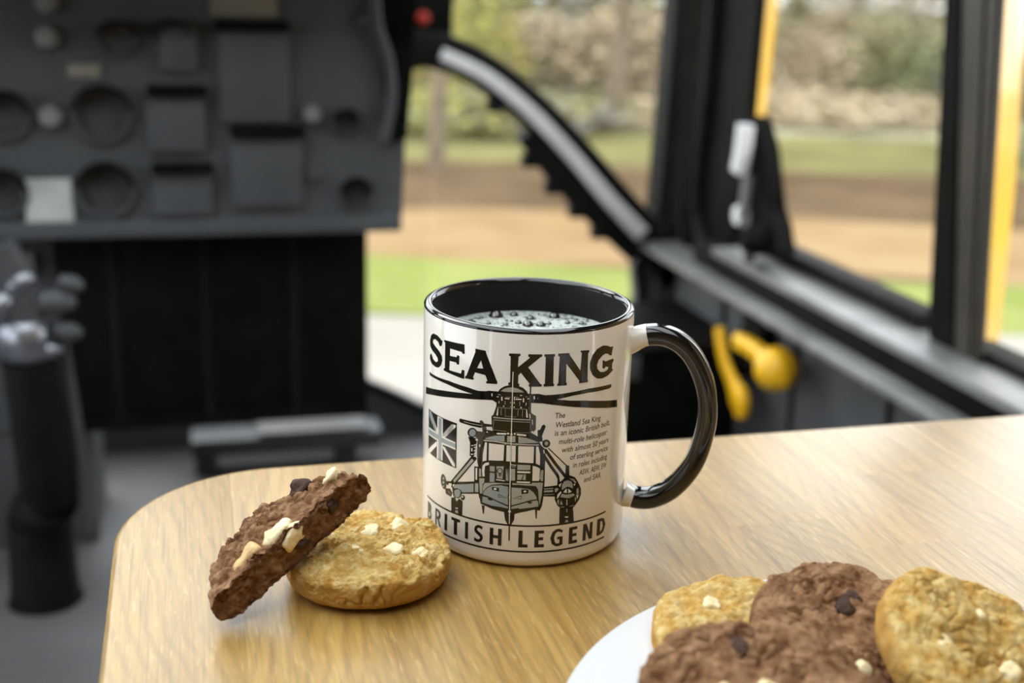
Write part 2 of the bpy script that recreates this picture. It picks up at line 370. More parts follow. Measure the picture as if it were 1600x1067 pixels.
def unit(x0, y0, x1, y1, d=.012, name='instrument_unit', m=None):
    a = on_y(x0, y1, PV); b = on_y(x1, y0, PV)
    return box(name, (a.x, PV-d, a.z), (b.x, PV-.0003, b.z), m or M_PANEL, ip, .003)
def recess_shade(x0, y, x1):  # black bar in place of the shade along a recessed unit's top
    a = on_y(x0, y+8, PV); b = on_y(x1, y-8, PV)
    return box('recess_shade_bar', (a.x, PV-.024, a.z), (b.x, PV-.0003, b.z), M_BLACK, ip, .003)
random.seed(3)
for x, y, r in [(160,178,40),(165,296,40),(8,180,34),(5,300,34),(182,62,26),(555,300,24),(268,60,26),(540,190,20),(-110,180,40),(-110,300,40),(-210,180,34),(-210,300,34),(-300,240,40)]: gauge(x, y, r)
for a in [(232,150,320,235),(240,268,330,335),(362,215,470,320),(250,40,305,110),(345,40,450,190)]: unit(*a)
for x0, y, x1 in [(230,140,322),(238,260,332),(360,203,475),(335,40,450)]: recess_shade(x0, y, x1)
for x, y, r in [(75,58,17),(80,180,17),(487,177,14),(74,2,17),(490,270,10),(570,30,12)]:
    R = r*1.3/1900
    lathe('knob', [(0,.017),(R*.8,.016),(R,.012),(R*1.05,.001),(R*1.05,0)], M_LEDGE if r > 13 else M_SLATE, ip, 18, Matrix.Translation(on_y(x,y,PV)) @ FX)
unit(105,100,158,122,.003,'label_plate',M_LABEL); unit(328,-20,432,26,.004,'label_plate',M_LABEL)
o = unit(44,278,112,372,.006,'placard',M_WHITE); o['label'] = 'pale grey placard'
for k in range(4): unit(150+k*55, 345, 160+k*55, 352, .004, 'panel_screw', M_LEDGE)
prism('side_bracket', [on_y(x,y,PV-.006) for x,y in [(590,-30),(652,-30),(645,120),(636,215),(612,225),(598,120)]], (0,.0055,0), M_BLACK, ip)
sweep('cable', spline([on_y(x,y,PV-.014) for x,y in [(585,-30),(590,40),(606,90),(612,150),(600,220)]],6), circ(.006,n=10), M_SLATE, ip)

# black foot-well curtain below the panel
ft = tag(empty('footwell_panel', (-.1, PV+.05, FLOOR)), 'plain black panel hanging under the instrument panel', 'panel')
a = on_y(574, 640, PV+.05); b = on_y(110, 640, PV+.05)
box('sheet', (b.x, PV+.045, a.z), (a.x, PV+.055, A.z-.006), M_BLACK, ft, .002)
box('hem', (b.x, PV+.040, a.z-.004), (a.x, PV+.060, a.z+.006), M_BLACK, ft, .002)
for k in range(3):
    box('strap', (b.x+.05+.1*k, PV+.0425, a.z), (b.x+.06+.1*k, PV+.0445, A.z), M_RUBBER, ft)
# side console left of it
sc = tag(empty('side_console', (-.42, PV+.05, FLOOR)), 'grey console column at the left edge behind the control stick', 'console')
box('console_body', (-.62, PV+.07, FLOOR), (b.x+.02, PV+.22, A.z+.015), M_SLATE, sc, .006)
for k in range(4): box('console_switch', (-.40+.03*k, PV+.052, -.115), (-.385+.03*k, PV+.0635, -.09), M_LEDGE, sc, .002)
box('console_plate', (-.60, PV+.064, -.30), (b.x-.005, PV+.0698, -.08), M_PANEL, sc, .002)
# pedal bar on the floor behind the curtain
pb = tag(empty('pedal_bar', (0, 1.13, FLOOR)), 'blurred light grey foot rest bar on the floor under the panel', 'foot rest')
p0 = on_z(300, 676, FLOOR+.05); p1 = on_z(572, 668, FLOOR+.05)
box('bar', (-.14, 1.14, FLOOR+.03), (p1.x+.02, 1.20, FLOOR+.055), M_SLATE, pb, .006)
for x in (-.12, p1.x-.03): box('bracket', (x-.015, 1.15, FLOOR), (x+.015, 1.19, FLOOR+.031), M_SLATE, pb, .003)
box('tread', (-.05, 1.142, FLOOR+.0555), (p1.x, 1.198, FLOOR+.060), M_FLOOR, pb, .002)

# control stick at the left edge
cs = tag(empty('control_stick', on_z(75, 945, FLOOR)), 'blurred black control stick with chromed grip at far left', 'control stick')
base = on_z(72, 935, FLOOR); top = on_y(45, 560, base.y-.08)
sweep('boot', spline([base+Vector((0,0,0)), base+Vector((.002,0,.10)), base*.45+top*.55+Vector((.01,0,-.02)), top],6), circ(.032,n=18), M_RUBBER, cs, scale=lambda t: 1.15-.35*t)
lathe('boot_flange', [(0,.010),(.036,.009),(.040,0)], M_BLACK, cs, 24, Matrix.Translation(base))
lathe('collar', [(0,.02),(.020,.02),(.026,.012),(.026,-.012),(.02,-.02),(0,-.02)], M_CHROME, cs, 20, Matrix.Translation(top+Vector((0,0,.02))))
for i, (dx, dz, r) in enumerate([(-.020,.055,.012),(.008,.030,.011),(.030,.058,.013),(.000,.078,.010),(.038,.028,.010),(-.012,.020,.010),(.020,.010,.009),(.044,.075,.009),(-.030,.085,.009)]):
    lathe('grip_fitting', [(0,r),(r*.6,r*.8),(r,r*.2),(r*.8,-r*.7),(0,-r)], M_CHROME if i % 3 == 0 else M_SLATE, cs, 16, Matrix.Translation(top+Vector((dx,-.01,dz))) @ Matrix.Rotation(1.0+dx*20,4,'Y') @ Matrix.Scale(1.5, 4, Vector((0,0,1))))
sweep('grip', spline([top, top+Vector((0,.0,.06)), top+Vector((-.02,0,.11))],6), rrect(.034,.03), M_SLATE, cs)
rod('link_rod', top+Vector((.03,.01,.02)), top+Vector((.045,.03,-.20)), .006, M_SLATE, cs)

# yellow levers on the side wall and the dark stowage box
lv = tag(empty('yellow_lever', on_x(1215, 580, WX-.05)), 'yellow knobbed lever on the dark side wall right of the mug', 'lever')
XL = WX-.06
kb = on_x(1214, 578, XL)
lathe('knob', [(0,.028),(.012,.026),(.022,.018),(.027,.004),(.025,-.010),(.016,-.020),(.008,-.026),(0,-.028)], M_KNOB, lv, 24, Matrix.Translation(kb) @ Matrix.Rotation(math.radians(-60),4,'X'))
st = on_x(1155, 532, XL)
sweep('stem', spline([st, st*.5+kb*.5+Vector((0,0,.004)), kb],5), rrect(.022,.020,.35), M_KNOB, lv)
box('pivot_plate', (XL+.015, st.y-.03, st.z-.04), (WX, st.y+.03, st.z+.03), M_BLACK, lv, .004)
lv2 = tag(empty('emergency_lever', on_x(1140, 590, WX-.05)), 'flat yellow lever on the side wall just right of the mug handle', 'lever')
sweep('grip', spline([on_x(x,y,XL) for x,y in [(1124,512),(1131,560),(1146,600),(1157,628),(1158,652)]],6), rrect(.012,.026,.35), M_KNOB, lv2, side=(1,0,0), scale=lambda t: .75+.6*math.exp(-((t-.72)/.18)**2))
c0 = on_x(1131,560,XL); box('bracket', (XL+.006, c0.y-.02, c0.z-.02), (WX, c0.y+.02, c0.z+.02), M_BLACK, lv2, .003)
sb = tag(empty('stowage_box', (.45, 1.0, FLOOR)), 'black stowage box on the floor seen through the mug handle', 'box')
q0 = on_y(1012, 555, .98)
box('body', (.32, .98, FLOOR), (WX-.02, 1.20, q0.z-.004), M_BLACK, sb, .006)
box('lid', (.315, .975, q0.z-.003), (WX-.018, 1.205, q0.z+.012), M_BLACK, sb, .004)
box('catch', (.40, .968, q0.z-.03), (.43, .9745, q0.z+.002), M_SLATE, sb, .002)

# ------------------------------------------------------------------ outside: apron, lawn, litter, shrubs
def fwd(d, s=0, z=GROUND):            # d metres ahead of the camera along its heading, s metres to its right
    h = Vector((math.sin(YAW), math.cos(YAW), 0)); r = Vector((math.cos(YAW), -math.sin(YAW), 0))
    p = CAM + h*d + r*s; return Vector((p.x, p.y, z))
RY = Matrix.Rotation(-YAW, 4, 'Z')
def strip(name, d0, d1, z, m, s=70):
    bm = bmesh.new(); nx, ny = 60, 6; g = []
    rnd = random.Random(name)
    for j in range(ny+1):
        row = []
        for i in range(nx+1):
            d = d0+(d1-d0)*j/ny; ss = -s+2*s*i/nx
            if j in (0, ny): d += .8*mnoise.noise(Vector((ss*.45, d0*.7, 3)))*(0 if name == 'concrete_apron' else 1)
            row.append(bm.verts.new(fwd(d, ss, z+.03*mnoise.noise(Vector((ss*.5, d*.5, 0))))))
        g.append(row)
    for j in range(ny):
        for i in range(nx): bm.faces.new([g[j][i], g[j][i+1], g[j+1][i+1], g[j+1][i]])
    ex = bmesh.ops.extrude_face_region(bm, geom=list(bm.faces))
    for v in [v for v in ex['geom'] if isinstance(v, bmesh.types.BMVert)]: v.co.z -= .3
    return tag(from_bm(name, bm, m), kind='structure')
strip('ground_far', -40, 140, GROUND-.06, mat('woodland_soil', (0.098,0.075,0.047), .9, col2=(0.156,0.124,0.078), spec=0, scale=.5, bump=.5))
strip('concrete_apron', -12, 7.75, GROUND, mat('pale_concrete', (0.268,0.246,0.210), .8, col2=(0.305,0.282,0.242), spec=0, scale=.7, bump=.3))
strip('lawn', 7.8, 9.5, GROUND-.01, mat('lawn_grass', (0.168,0.195,0.055), .9, col2=(0.222,0.230,0.077), spec=0, scale=1.6, bump=.8))
strip('leaf_litter', 9.3, 11.6, GROUND-.02, mat('orange_leaf_litter', (0.226,0.142,0.074), .9, col2=(0.275,0.186,0.102), spec=0, scale=1.2, bump=.8))
strip('brown_litter', 11.4, 15.0, GROUND-.03, mat('brown_leaf_litter', (0.090,0.060,0.035), .9, col2=(0.132,0.091,0.054), spec=0, scale=.9, bump=.8))
strip('rough_grass', 14.8, 18.5, GROUND-.035, mat('rough_grass', (0.137,0.124,0.055), .9, col2=(0.195,0.176,0.078), spec=0, scale=.8, bump=.8))
strip('pale_clearing', 18.3, 23.0, GROUND-.04, mat('dry_pale_grass', (0.189,0.162,0.101), .9, col2=(0.405,0.371,0.257), spec=0, scale=.75, bump=.8))

def leaf_mat(name, c1, c2):
    m = mat(name, tuple(1.15*c for c in c1), .8, col2=tuple(1.15*c for c in c2), scale=1.3, detail=2, spec=0)
    b = m.node_tree.nodes['Principled BSDF']; b.inputs['Transmission Weight'].default_value = 0
    return m
LEAVES = [leaf_mat('olive_leaves', (.21,.215,.095), (.33,.33,.17)), leaf_mat('sage_leaves', (.19,.20,.115), (.30,.31,.185)),
          leaf_mat('tan_leaves', (.36,.29,.19), (.52,.42,.29)), leaf_mat('yellow_green_leaves', (.23,.215,.06), (.37,.33,.12)), leaf_mat('mauve_twigs', (.15,.135,.125), (.25,.225,.20))]
M_BARK = mat('grey_brown_bark', (.10,.085,.07), .9, col2=(.16,.14,.12), scale=4, bump=.8)
def foliage_mesh(seed, n, rx, rz, base):
    rnd = random.Random(seed); V = []; F = []
    for k in range(n):
        while True:
            p = Vector((rnd.uniform(-1,1), rnd.uniform(-1,1), rnd.uniform(-1,1)))
            if .25 < p.length < 1: break
        lump = 1+.35*mnoise.noise(p*2.2+Vector((seed*3.1,0,0)))
        c = Vector((p.x*rx*lump, p.y*rx*lump, base+rz+p.z*rz*lump)); s = rnd.uniform(.06,.13)
        R = Matrix.Rotation(rnd.uniform(0,6.28),3,'Z') @ Matrix.Rotation(rnd.uniform(-1.2,1.2),3,'X')
        i = len(V)
        V += [c+R@Vector(q)*s for q in ((-.5,0,0),(0,-.35,.05),(.9,0,0),(0,.35,.05))]; F.append((i,i+1,i+2,i+3))
    me = bpy.data.meshes.new('foliage'); me.from_pydata(V, [], F); return me
def stem_mesh(seed, h, r, lean=.1):
    rnd = random.Random(seed); bm = bmesh.new()
    n = 5
    P = [Vector((lean*math.sin(k*.9+seed)*k/n, lean*math.cos(k*1.3+seed)*k/n, h*k/n)) for k in range(n+1)]
    add_sweep(bm, P, circ(r, n=8), side=(1,0,0), scale=lambda t: 1.15-.7*t)
    me = bpy.data.meshes.new('stem'); bm.to_mesh(me); bm.free(); return me
FOL = {}
def plant(kind, d, s, k, label, group, cat, leaf, shape):
    key = (shape, k % 3)
    n, rx, rz, base, h, r = {'shrub': (1500, 1.1, .95, .0, 1.0, .05), 'tree': (6500, 2.4, 2.9, -.5, 4.4, .16), 'low': (1400, 1.5, .28, .0, .3, .03)}[shape]
    if key not in FOL: FOL[key] = (foliage_mesh(k+7, n, rx, rz, base), stem_mesh(k+3, h, r))
    fm, sm = FOL[key]
    o = empty(kind, fwd(d, s, GROUND-.05), label, cat, group); o.rotation_euler.z = k*1.7
    f = .85+.35*((k*37) % 10)/10; o.scale = (f, f, f)
    fo = bpy.data.objects.new('foliage', fm); COL.objects.link(fo); fo.parent = o
    if not fm.materials: fm.materials.append(None)
    fo.material_slots[0].link = 'OBJECT'; fo.material_slots[0].material = leaf
    so = bpy.data.objects.new('stem' if shape != 'tree' else 'trunk', sm); COL.objects.link(so); so.parent = o
    if not sm.materials: sm.materials.append(M_BARK)
    return o
def px_s(px, d): return (px-800)/FPX*d
KIND = ['olive', 'sage green', 'tan', 'yellow green', 'mauve grey']
def plant_row(rows, kind, shape, what, cat):
    global k
    rows = sorted(rows); seen = {}
    win = lambda px: 'nose window' if px < 1075 else 'side window' if px < 1470 else 'far right window'
    for px, d, leaf in rows: seen.setdefault((win(px), leaf), []).append(px)
    for px, d, leaf in rows:
        same = seen[(win(px), leaf)]; ordn = '' if len(same) == 1 else ', %s from the left' % ['first', 'second', 'third', 'fourth', 'fifth'][same.index(px)]
        plant(kind, d, px_s(px, d), k, 'blurred %s %s in the %s%s' % (KIND[leaf], what, win(px), ordn), '%ss outside' % cat, cat, LEAVES[leaf], shape); k += 1
k = 0
plant_row([(735,24,3),(660,27,2),(850,25,0),(915,29,1),(985,26,4),(1040,24,0),(800,31,2),(1215,25,2),(1300,29,4),(1380,26,1),(1445,24,2),(1590,25,0),(600,26,0)], 'woodland_tree', 'tree', 'woodland tree', 'tree')
plant_row([(700,20,3),(640,21,2),(760,23,0),(830,21.5,2),(900,22.5,4),(960,21,2),(1030,22,4),(1240,22,2),(1290,23.5,2),(1350,22.5,0),(1425,22,1),(1585,22,0)], 'shrub', 'shrub', 'tall shrub', 'shrub')
plant_row([(735,18.5,3),(690,20.5,2),(800,18.5,4),(870,19.5,0),(1000,19.5,2),(1235,20.5,2),(1400,21,2),(1590,17,1),(650,18.5,0)], 'low_bush', 'low', 'low bush', 'bush')

def trunk(px, d, h, r, label):
    o = bpy.data.objects.new('tree_trunk', stem_mesh(px, h, r, .12)); COL.objects.link(o); o.location = fwd(d, px_s(px, d), GROUND-.06)
    o.data.materials.append(mat('pale_brown_bark', (.15,.115,.082), .9, col2=(.21,.165,.12), scale=5, bump=.8, spec=0)); tag(o, label, 'tree trunk')
trunk(672, 14.2, 3.2, .10, 'slim bare brown trunk standing just right of the instrument panel')
trunk(948, 18.8, 4.0, .15, 'bare grey brown trunk seen above the curved windscreen bar')
# ------------------------------------------------------------------ the table: oak staves clipped to a rounded top
def oak_mat():
    m = bpy.data.materials.new('oiled_oak'); m.use_nodes = True; nt = m.node_tree; N = nt.nodes; L = nt.links
    b = N['Principled BSDF']; b.inputs['Roughness'].default_value = .42; b.inputs['Specular IOR Level'].default_value = .5; b.inputs['Coat Weight'].default_value = 1.0; b.inputs['Coat Roughness'].default_value = .32; b.inputs['Coat IOR'].default_value = 1.55
    tc = N.new('ShaderNodeTexCoord'); oi = N.new('ShaderNodeObjectInfo')
    off = N.new('ShaderNodeVectorMath'); off.operation = 'SCALE'; off.inputs[0].default_value = (3.1, 7.7, 1.3); L.new(oi.outputs['Random'], off.inputs['Scale'])
    add = N.new('ShaderNodeVectorMath'); add.operation = 'ADD'; L.new(tc.outputs['Object'], add.inputs[0]); L.new(off.outputs[0], add.inputs[1])
    # fine straight grain: pores running along y
    mp = N.new('ShaderNodeMapping'); mp.inputs['Scale'].default_value = (900, 26, 900); L.new(add.outputs[0], mp.inputs[0])
    n1 = N.new('ShaderNodeTexNoise'); n1.inputs['Scale'].default_value = 1; n1.inputs['Detail'].default_value = 3; L.new(mp.outputs[0], n1.inputs['Vector'])
    r1 = N.new('ShaderNodeValToRGB'); r1.color_ramp.elements[0].position = .30; r1.color_ramp.elements[1].position = .52; L.new(n1.outputs[0], r1.inputs[0])
    # broad growth rings: distorted bands across x
    mp2 = N.new('ShaderNodeMapping'); mp2.inputs['Scale'].default_value = (120, 5, 60); L.new(add.outputs[0], mp2.inputs[0])
    n2 = N.new('ShaderNodeTexNoise'); n2.inputs['Scale'].default_value = 1; n2.inputs['Detail'].default_value = 2; n2.inputs['Distortion'].default_value = .6; L.new(mp2.outputs[0], n2.inputs['Vector'])
    # medullary flecks at a slant
    mp3 = N.new('ShaderNodeMapping'); mp3.inputs['Scale'].default_value = (700, 90, 300); mp3.inputs['Rotation'].default_value = (0, 0, .35); L.new(add.outputs[0], mp3.inputs[0])
    n3 = N.new('ShaderNodeTexNoise'); n3.inputs['Scale'].default_value = 1; n3.inputs['Detail'].default_value = 2; L.new(mp3.outputs[0], n3.inputs['Vector'])
    r3 = N.new('ShaderNodeValToRGB'); r3.color_ramp.elements[0].position = .58; r3.color_ramp.elements[1].position = .72; L.new(n3.outputs[0], r3.inputs[0])
    base = N.new('ShaderNodeValToRGB'); base.color_ramp.elements[0].color = (.335,.18,.032,1); base.color_ramp.elements[1].color = (.445,.272,.07,1)
    base.color_ramp.elements[0].position = .32; base.color_ramp.elements[1].position = .68; L.new(n2.outputs[0], base.inputs[0])
    tone = N.new('ShaderNodeMapRange'); tone.inputs[3].default_value = .84; tone.inputs[4].default_value = 1.10; L.new(oi.outputs['Random'], tone.inputs[0])
    mt = N.new('ShaderNodeVectorMath'); mt.operation = 'SCALE'; L.new(base.outputs[0], mt.inputs[0]); L.new(tone.outputs[0], mt.inputs['Scale'])
    mx = N.new('ShaderNodeMix'); mx.data_type = 'RGBA'; mx.blend_type = 'MULTIPLY'; mx.inputs[0].default_value = .28
    L.new(mt.outputs[0], mx.inputs[6]); L.new(r1.outputs[0], mx.inputs[7])
    mx2 = N.new('ShaderNodeMix'); mx2.data_type = 'RGBA'; mx2.inputs[7].default_value = (.70,.47,.18,1)
    ml = N.new('ShaderNodeMath'); ml.operation = 'MULTIPLY'; ml.inputs[1].default_value = .35; L.new(r3.outputs[0], ml.inputs[0]); L.new(ml.outputs[0], mx2.inputs[0]); L.new(mx.outputs[2], mx2.inputs[6])
    # growth-ring figure: wavy bands lying a little across the fibre, different on every stave
    rot = N.new('ShaderNodeMapRange'); rot.inputs[3].default_value = -.45; rot.inputs[4].default_value = .25; L.new(oi.outputs['Random'], rot.inputs[0])
    vr = N.new('ShaderNodeVectorRotate'); vr.rotation_type = 'Z_AXIS'; L.new(add.outputs[0], vr.inputs['Vector']); L.new(rot.outputs[0], vr.inputs['Angle'])
    wv = N.new('ShaderNodeTexWave'); wv.inputs['Scale'].default_value = 52; wv.inputs['Distortion'].default_value = 7.0; wv.inputs['Detail'].default_value = 2; wv.inputs['Detail Scale'].default_value = .35; L.new(vr.outputs[0], wv.inputs['Vector'])
    wr_ = N.new('ShaderNodeMapRange'); wr_.inputs[1].default_value = .0; wr_.inputs[2].default_value = .55; wr_.inputs[3].default_value = .87; wr_.inputs[4].default_value = 1.03; L.new(wv.outputs['Fac'], wr_.inputs[0])
    fin = N.new('ShaderNodeVectorMath'); fin.operation = 'SCALE'; L.new(mx2.outputs[2], fin.inputs[0]); L.new(wr_.outputs[0], fin.inputs['Scale'])
    L.new(fin.outputs[0], b.inputs['Base Color'])
    bp = N.new('ShaderNodeBump'); bp.inputs['Strength'].default_value = .12; bp.inputs['Distance'].default_value = .0004; L.new(r1.outputs[0], bp.inputs['Height']); L.new(bp.outputs[0], b.inputs['Normal'])
    return m
M_OAK = oak_mat()
TU0, TU1, TV0, TV1, TR, TT = -.1615, .56, -.56, .081, .066, .028
tb = tag(empty('table', (.2, -.2, FLOOR)), 'oak stave table with a rounded corner holding mug and cookies', 'table')
def slab():
    # the whole rounded top with its round-over edge, later sliced into staves
    bm = bmesh.new(); e = .0034; rows = []
    prof = [(e*(1-math.sin(a)), -e*(1-math.cos(a))) for a in [math.pi/2*k/5 for k in range(6)]]
    prof += [(i, -TT-z) for i, z in prof[::-1]]
    for ins, z in prof:
        rows.append([bm.verts.new((x, y, z)) for x, y in rloop(lambda a, b: (a, b), TU0+ins, TU1-ins, TV0+ins, TV1-ins, TR-ins, 20)])
    n = len(rows[0])
    for a, b in zip(rows, rows[1:]):
        for k in range(n): bm.faces.new([a[k], b[k], b[(k+1)%n], a[(k+1)%n]])
    bm.faces.new(rows[0]); bm.faces.new(rows[-1][::-1])
    return bm
SLAB = slab()
cols = [TU0] + [-.115+.0405*i for i in range(16)] + [TU1]
rnd = random.Random(11)
JOINTS = {6: [-.020], 7: [-.049], 5: [-.083], 4: [-.20], 3: [-.16], 2: [-.30], 1: [-.22], 8: [.02], 9: [-.09], 0: [-.26]}
GAP = .00001
for ci in range(len(cols)-1):
    js = sorted(JOINTS.get(ci, []))
    if not js: js = [TV1-rnd.uniform(.05, .22)]
    y = js[0]
    while y-.24 > TV0+.06: y -= rnd.uniform(.2, .3); js.append(y)
    ys = [TV1] + sorted([j for j in js if TV0+.03 < j < TV1-.03], reverse=True) + [TV0]
    for y1, y0 in zip(ys, ys[1:]):
        bm = SLAB.copy()
        for co, no in (((cols[ci]+GAP,0,0),(-1,0,0)), ((cols[ci+1]-GAP,0,0),(1,0,0)), ((0,y0+GAP,0),(0,-1,0)), ((0,y1-GAP,0),(0,1,0))):
            if (co[0] and min(abs(co[0]-TU0), abs(co[0]-TU1)) < .001) or (co[1] and min(abs(co[1]-TV0), abs(co[1]-TV1)) < .001): continue
            r = bmesh.ops.bisect_plane(bm, geom=list(bm.verts)+list(bm.edges)+list(bm.faces), plane_co=co, plane_no=no, clear_outer=True, dist=1e-7)
            bmesh.ops.holes_fill(bm, edges=[x for x in bm.edges if x.is_boundary], sides=0)
        if not bm.verts: bm.free(); continue
        c = [sum(v.co[i] for v in bm.verts)/len(bm.verts) for i in (0, 1)]
        for v in bm.verts: v.co.x -= c[0]; v.co.y -= c[1]
        o = from_bm('stave', bm, M_OAK, None, smooth=True); o.location = (c[0], c[1], 0)
        o.parent = tb; o.matrix_parent_inverse = PM(tb).inverted()
M_LEG = mat('black_steel', (.012,.012,.012), .4, col2=(.02,.02,.02), metal=.6, scale=20)
for x in (TU0+.10, TU1-.10):
    for y in (TV0+.08, TV1-.10): box('leg', (x-.018, y-.018, FLOOR), (x+.018, y+.018, -TT-.0005), M_LEG, tb, .002)

# ------------------------------------------------------------------ the mug
MR, MH = .041, .095
M_GLAZE = mat('white_glaze', (.80,.775,.72), .09, col2=(.815,.79,.735), scale=15, coat=.5)
M_BGLAZE = mat('black_glaze', (.008,.0078,.0075), .09, col2=(.011,.0105,.010), scale=15, coat=.5)
PR = {'k': mat('print_black', (.012,.0105,.008), .12, col2=(.015,.0135,.010), scale=200, coat=.2, spec=.35),
      'd': mat('print_dark_grey', (.055,.05,.042), .12, col2=(.065,.058,.05), scale=200, coat=.2, spec=.35),
      'g': mat('print_grey', (.36,.37,.34), .1, col2=(.38,.39,.36), scale=200, coat=.5),
      'b': mat('print_blue_grey', (.27,.32,.34), .1, col2=(.29,.34,.36), scale=200, coat=.5),
      'w': mat('print_cream', (.80,.775,.72), .1, col2=(.815,.79,.735), scale=200, coat=.5),
      't': mat('print_caption_grey', (.045,.040,.032), .12, col2=(.055,.05,.04), scale=200, coat=.5)}
mug = tag(empty('mug', (0,0,0)), 'white mug with black handle and lining and a black helicopter print', 'mug')
lathe('body', [(0,.0025),(.030,.0025),(.033,.0),(.0372,.0),(.0392,.0008),(.0405,.0022),(.041,.0045),(.041,.0400),(.041,.0934),(.0408,.0938),(.0395,.0938),(.0393,.0930),(.0393,.010),(0,.008)], M_GLAZE, mug, 160)
lathe('rim', [(.0410,.0933),(.04105,.0938),(.0407,.0944),(.0398,.0949),(.0388,.0950),(.0379,.0944),(.0375,.0932)], M_BGLAZE, mug, 160, label='black glazed rim')
lathe('lining', [(.0375,.0932),(.0372,.0900),(.0371,.020),(.034,.012),(0,.011)], mat('black_lining', (.006,.006,.0055), .45, col2=(.009,.0088,.008), scale=15, spec=.3), mug, 160, label='black glazed inside')
# handle
HA = -YAW - math.radians(7)          # the handle points to the camera's right, slightly towards it
hd = Vector((math.cos(HA), math.sin(HA), 0)); hn = Vector((-hd.y, hd.x, 0))
def on_handle(x, y):
    d = ray(x, y); t = -CAM.dot(hn)/d.dot(hn); return CAM + d*t
HP = [on_handle(x, y) for x, y in [(972,537),(988,531),(1008,523.5),(1034,523),(1060,533),(1082,555),(1098,588),(1105,622),(1104,660),(1091,707),(1073,738),(1048,763),(1020,776),(996,777),(974,770)]]
hp = spline(HP, 6)
sec = rrect(.0105, .0076, .42, 5)
tt = lambda a, b: hp[int(a*len(hp)):int(b*len(hp))+1]
def flare(t): return 1.0
i0 = next(i for i, p in enumerate(hp) if p.dot(hd) > .0462); i1 = max(i for i, p in enumerate(hp) if p.dot(hd) > .0445)
sweep('handle', hp[i0:i1+1], sec, M_BGLAZE, mug, side=hn, label='black glossy handle')
sweep('handle_root', hp[:i0+1], sec, M_GLAZE, mug, side=hn, scale=lambda t: 1.30-.29*min(1, t*1.1))
sweep('handle_root', hp[i1:], sec, M_GLAZE, mug, side=hn, scale=lambda t: 1.01+.29*max(0, t-.05))

# ---- printed artwork, wrapped on the cylinder: (angle, height) from points of the drawing
def cyl(x, y, R=MR):
    d = ray(x, y); a = d.x**2+d.y**2; b = 2*(CAM.x*d.x+CAM.y*d.y); c = CAM.x**2+CAM.y**2-R*R
    t = (-b-math.sqrt(max(b*b-4*a*c, 0)))/(2*a); p = CAM+d*t
    return (R*math.atan2(p.x, -p.y), p.z)          # arc length, height
class Art:
    def __init__(s): s.items = []; s.layer = 0
    def poly(s, pts, c, hole=None): s.items.append((pts, c, s.layer, hole))
    def line(s, pts, w, c, closed=False):          # all in arc length, height
        P = [Vector((p[0], p[1], 0)) for p in pts]; n = len(P); L_ = []; R_ = []
        for i, p in enumerate(P):
            if closed: a, b = P[i-1], P[(i+1) % n]
            else: a, b = P[max(i-1,0)], P[min(i+1,n-1)]
            t = (b-a)
            t = t.normalized() if t.length > 1e-9 else Vector((1,0,0))
            q = Vector((-t.y, t.x, 0))*w/2
            if not closed and i == 0: p = p - t*w*.15
            if not closed and i == n-1: p = p + t*w*.15
            L_.append(p+q); R_.append(p-q)
        for i in range(n if closed else n-1):
            j = (i+1) % n; s.poly([(v.x, v.y) for v in (L_[i], L_[j], R_[j], R_[i])], c)
    def build(s, name, label=None):
        bm = bmesh.new(); keys = sorted({c for _, c, _, _ in s.items}); lay = bm.verts.layers.float.new('o')
        for pts, c, layer, hole in s.items:
            b2 = bmesh.new(); loops = [pts] + ([hole] if hole else []); es = []
            for lp in loops:
                lp = [p for i, p in enumerate(lp) if math.dist(p, lp[i-1]) > 2e-6]
                if len(lp) < 3: continue
                vs = [b2.verts.new((p[0], p[1], 0)) for p in lp]
                es += [b2.edges.new((vs[i], vs[(i+1) % len(vs)])) for i in range(len(vs))]
            if not es: b2.free(); continue
            bmesh.ops.triangle_fill(b2, edges=es, use_beauty=True, normal=(0,0,1))
            xs = [v.co.x for v in b2.verts]; stp = .0012
            k0 = math.floor(min(xs)/stp)+1
            while k0*stp < max(xs):
                bmesh.ops.bisect_plane(b2, geom=list(b2.verts)+list(b2.edges)+list(b2.faces), plane_co=(k0*stp,0,0), plane_no=(1,0,0)); k0 += 1
            mp = {}
            for v in b2.verts:
                th = v.co.x/MR; R = MR+.00004+.000022*layer
                mp[v] = bm.verts.new((R*math.sin(th), -R*math.cos(th), v.co.y))
            for f in b2.faces:
                vs = [mp[v] for v in f.verts]
                a, b, c_ = vs[0].co, vs[1].co, vs[2].co
                if (b-a).cross(c_-a).dot(Vector((a.x, a.y, 0))) < 0: vs.reverse()
                try: nf_ = bm.faces.new(vs); nf_.material_index = keys.index(c)
                except ValueError: pass
            b2.free()
        me = bpy.data.meshes.new(name); bm.to_mesh(me); bm.free()
        o = link(name, me, [PR[c] for c in keys], mug)
        if label: o['label'] = label
        return o
class Crop:                                        # reads a point of the drawing in the units of a magnified view
    def __init__(s, art, ox, oy, k): s.a, s.ox, s.oy, s.k = art, ox, oy, k
    def c(s, p): return cyl(s.ox+p[0]/s.k, s.oy+p[1]/s.k)
    def P(s, pts, c='k', hole=None): s.a.poly([s.c(p) for p in pts], c, [s.c(p) for p in hole] if hole else None)
    def L(s, pts, w, c='k', closed=False): s.a.line([s.c(p) for p in pts], w/s.k*MMPX, c, closed)
    def O(s, x, y, rx, ry=None, c='k', n=20, rot=0):
        ry = ry or rx; cr, sr = math.cos(rot), math.sin(rot)
        s.P([(x+rx*math.cos(2*math.pi*i/n)*cr-ry*math.sin(2*math.pi*i/n)*sr, y+rx*math.cos(2*math.pi*i/n)*sr+ry*math.sin(2*math.pi*i/n)*cr) for i in range(n)], c)
MMPX = .00025

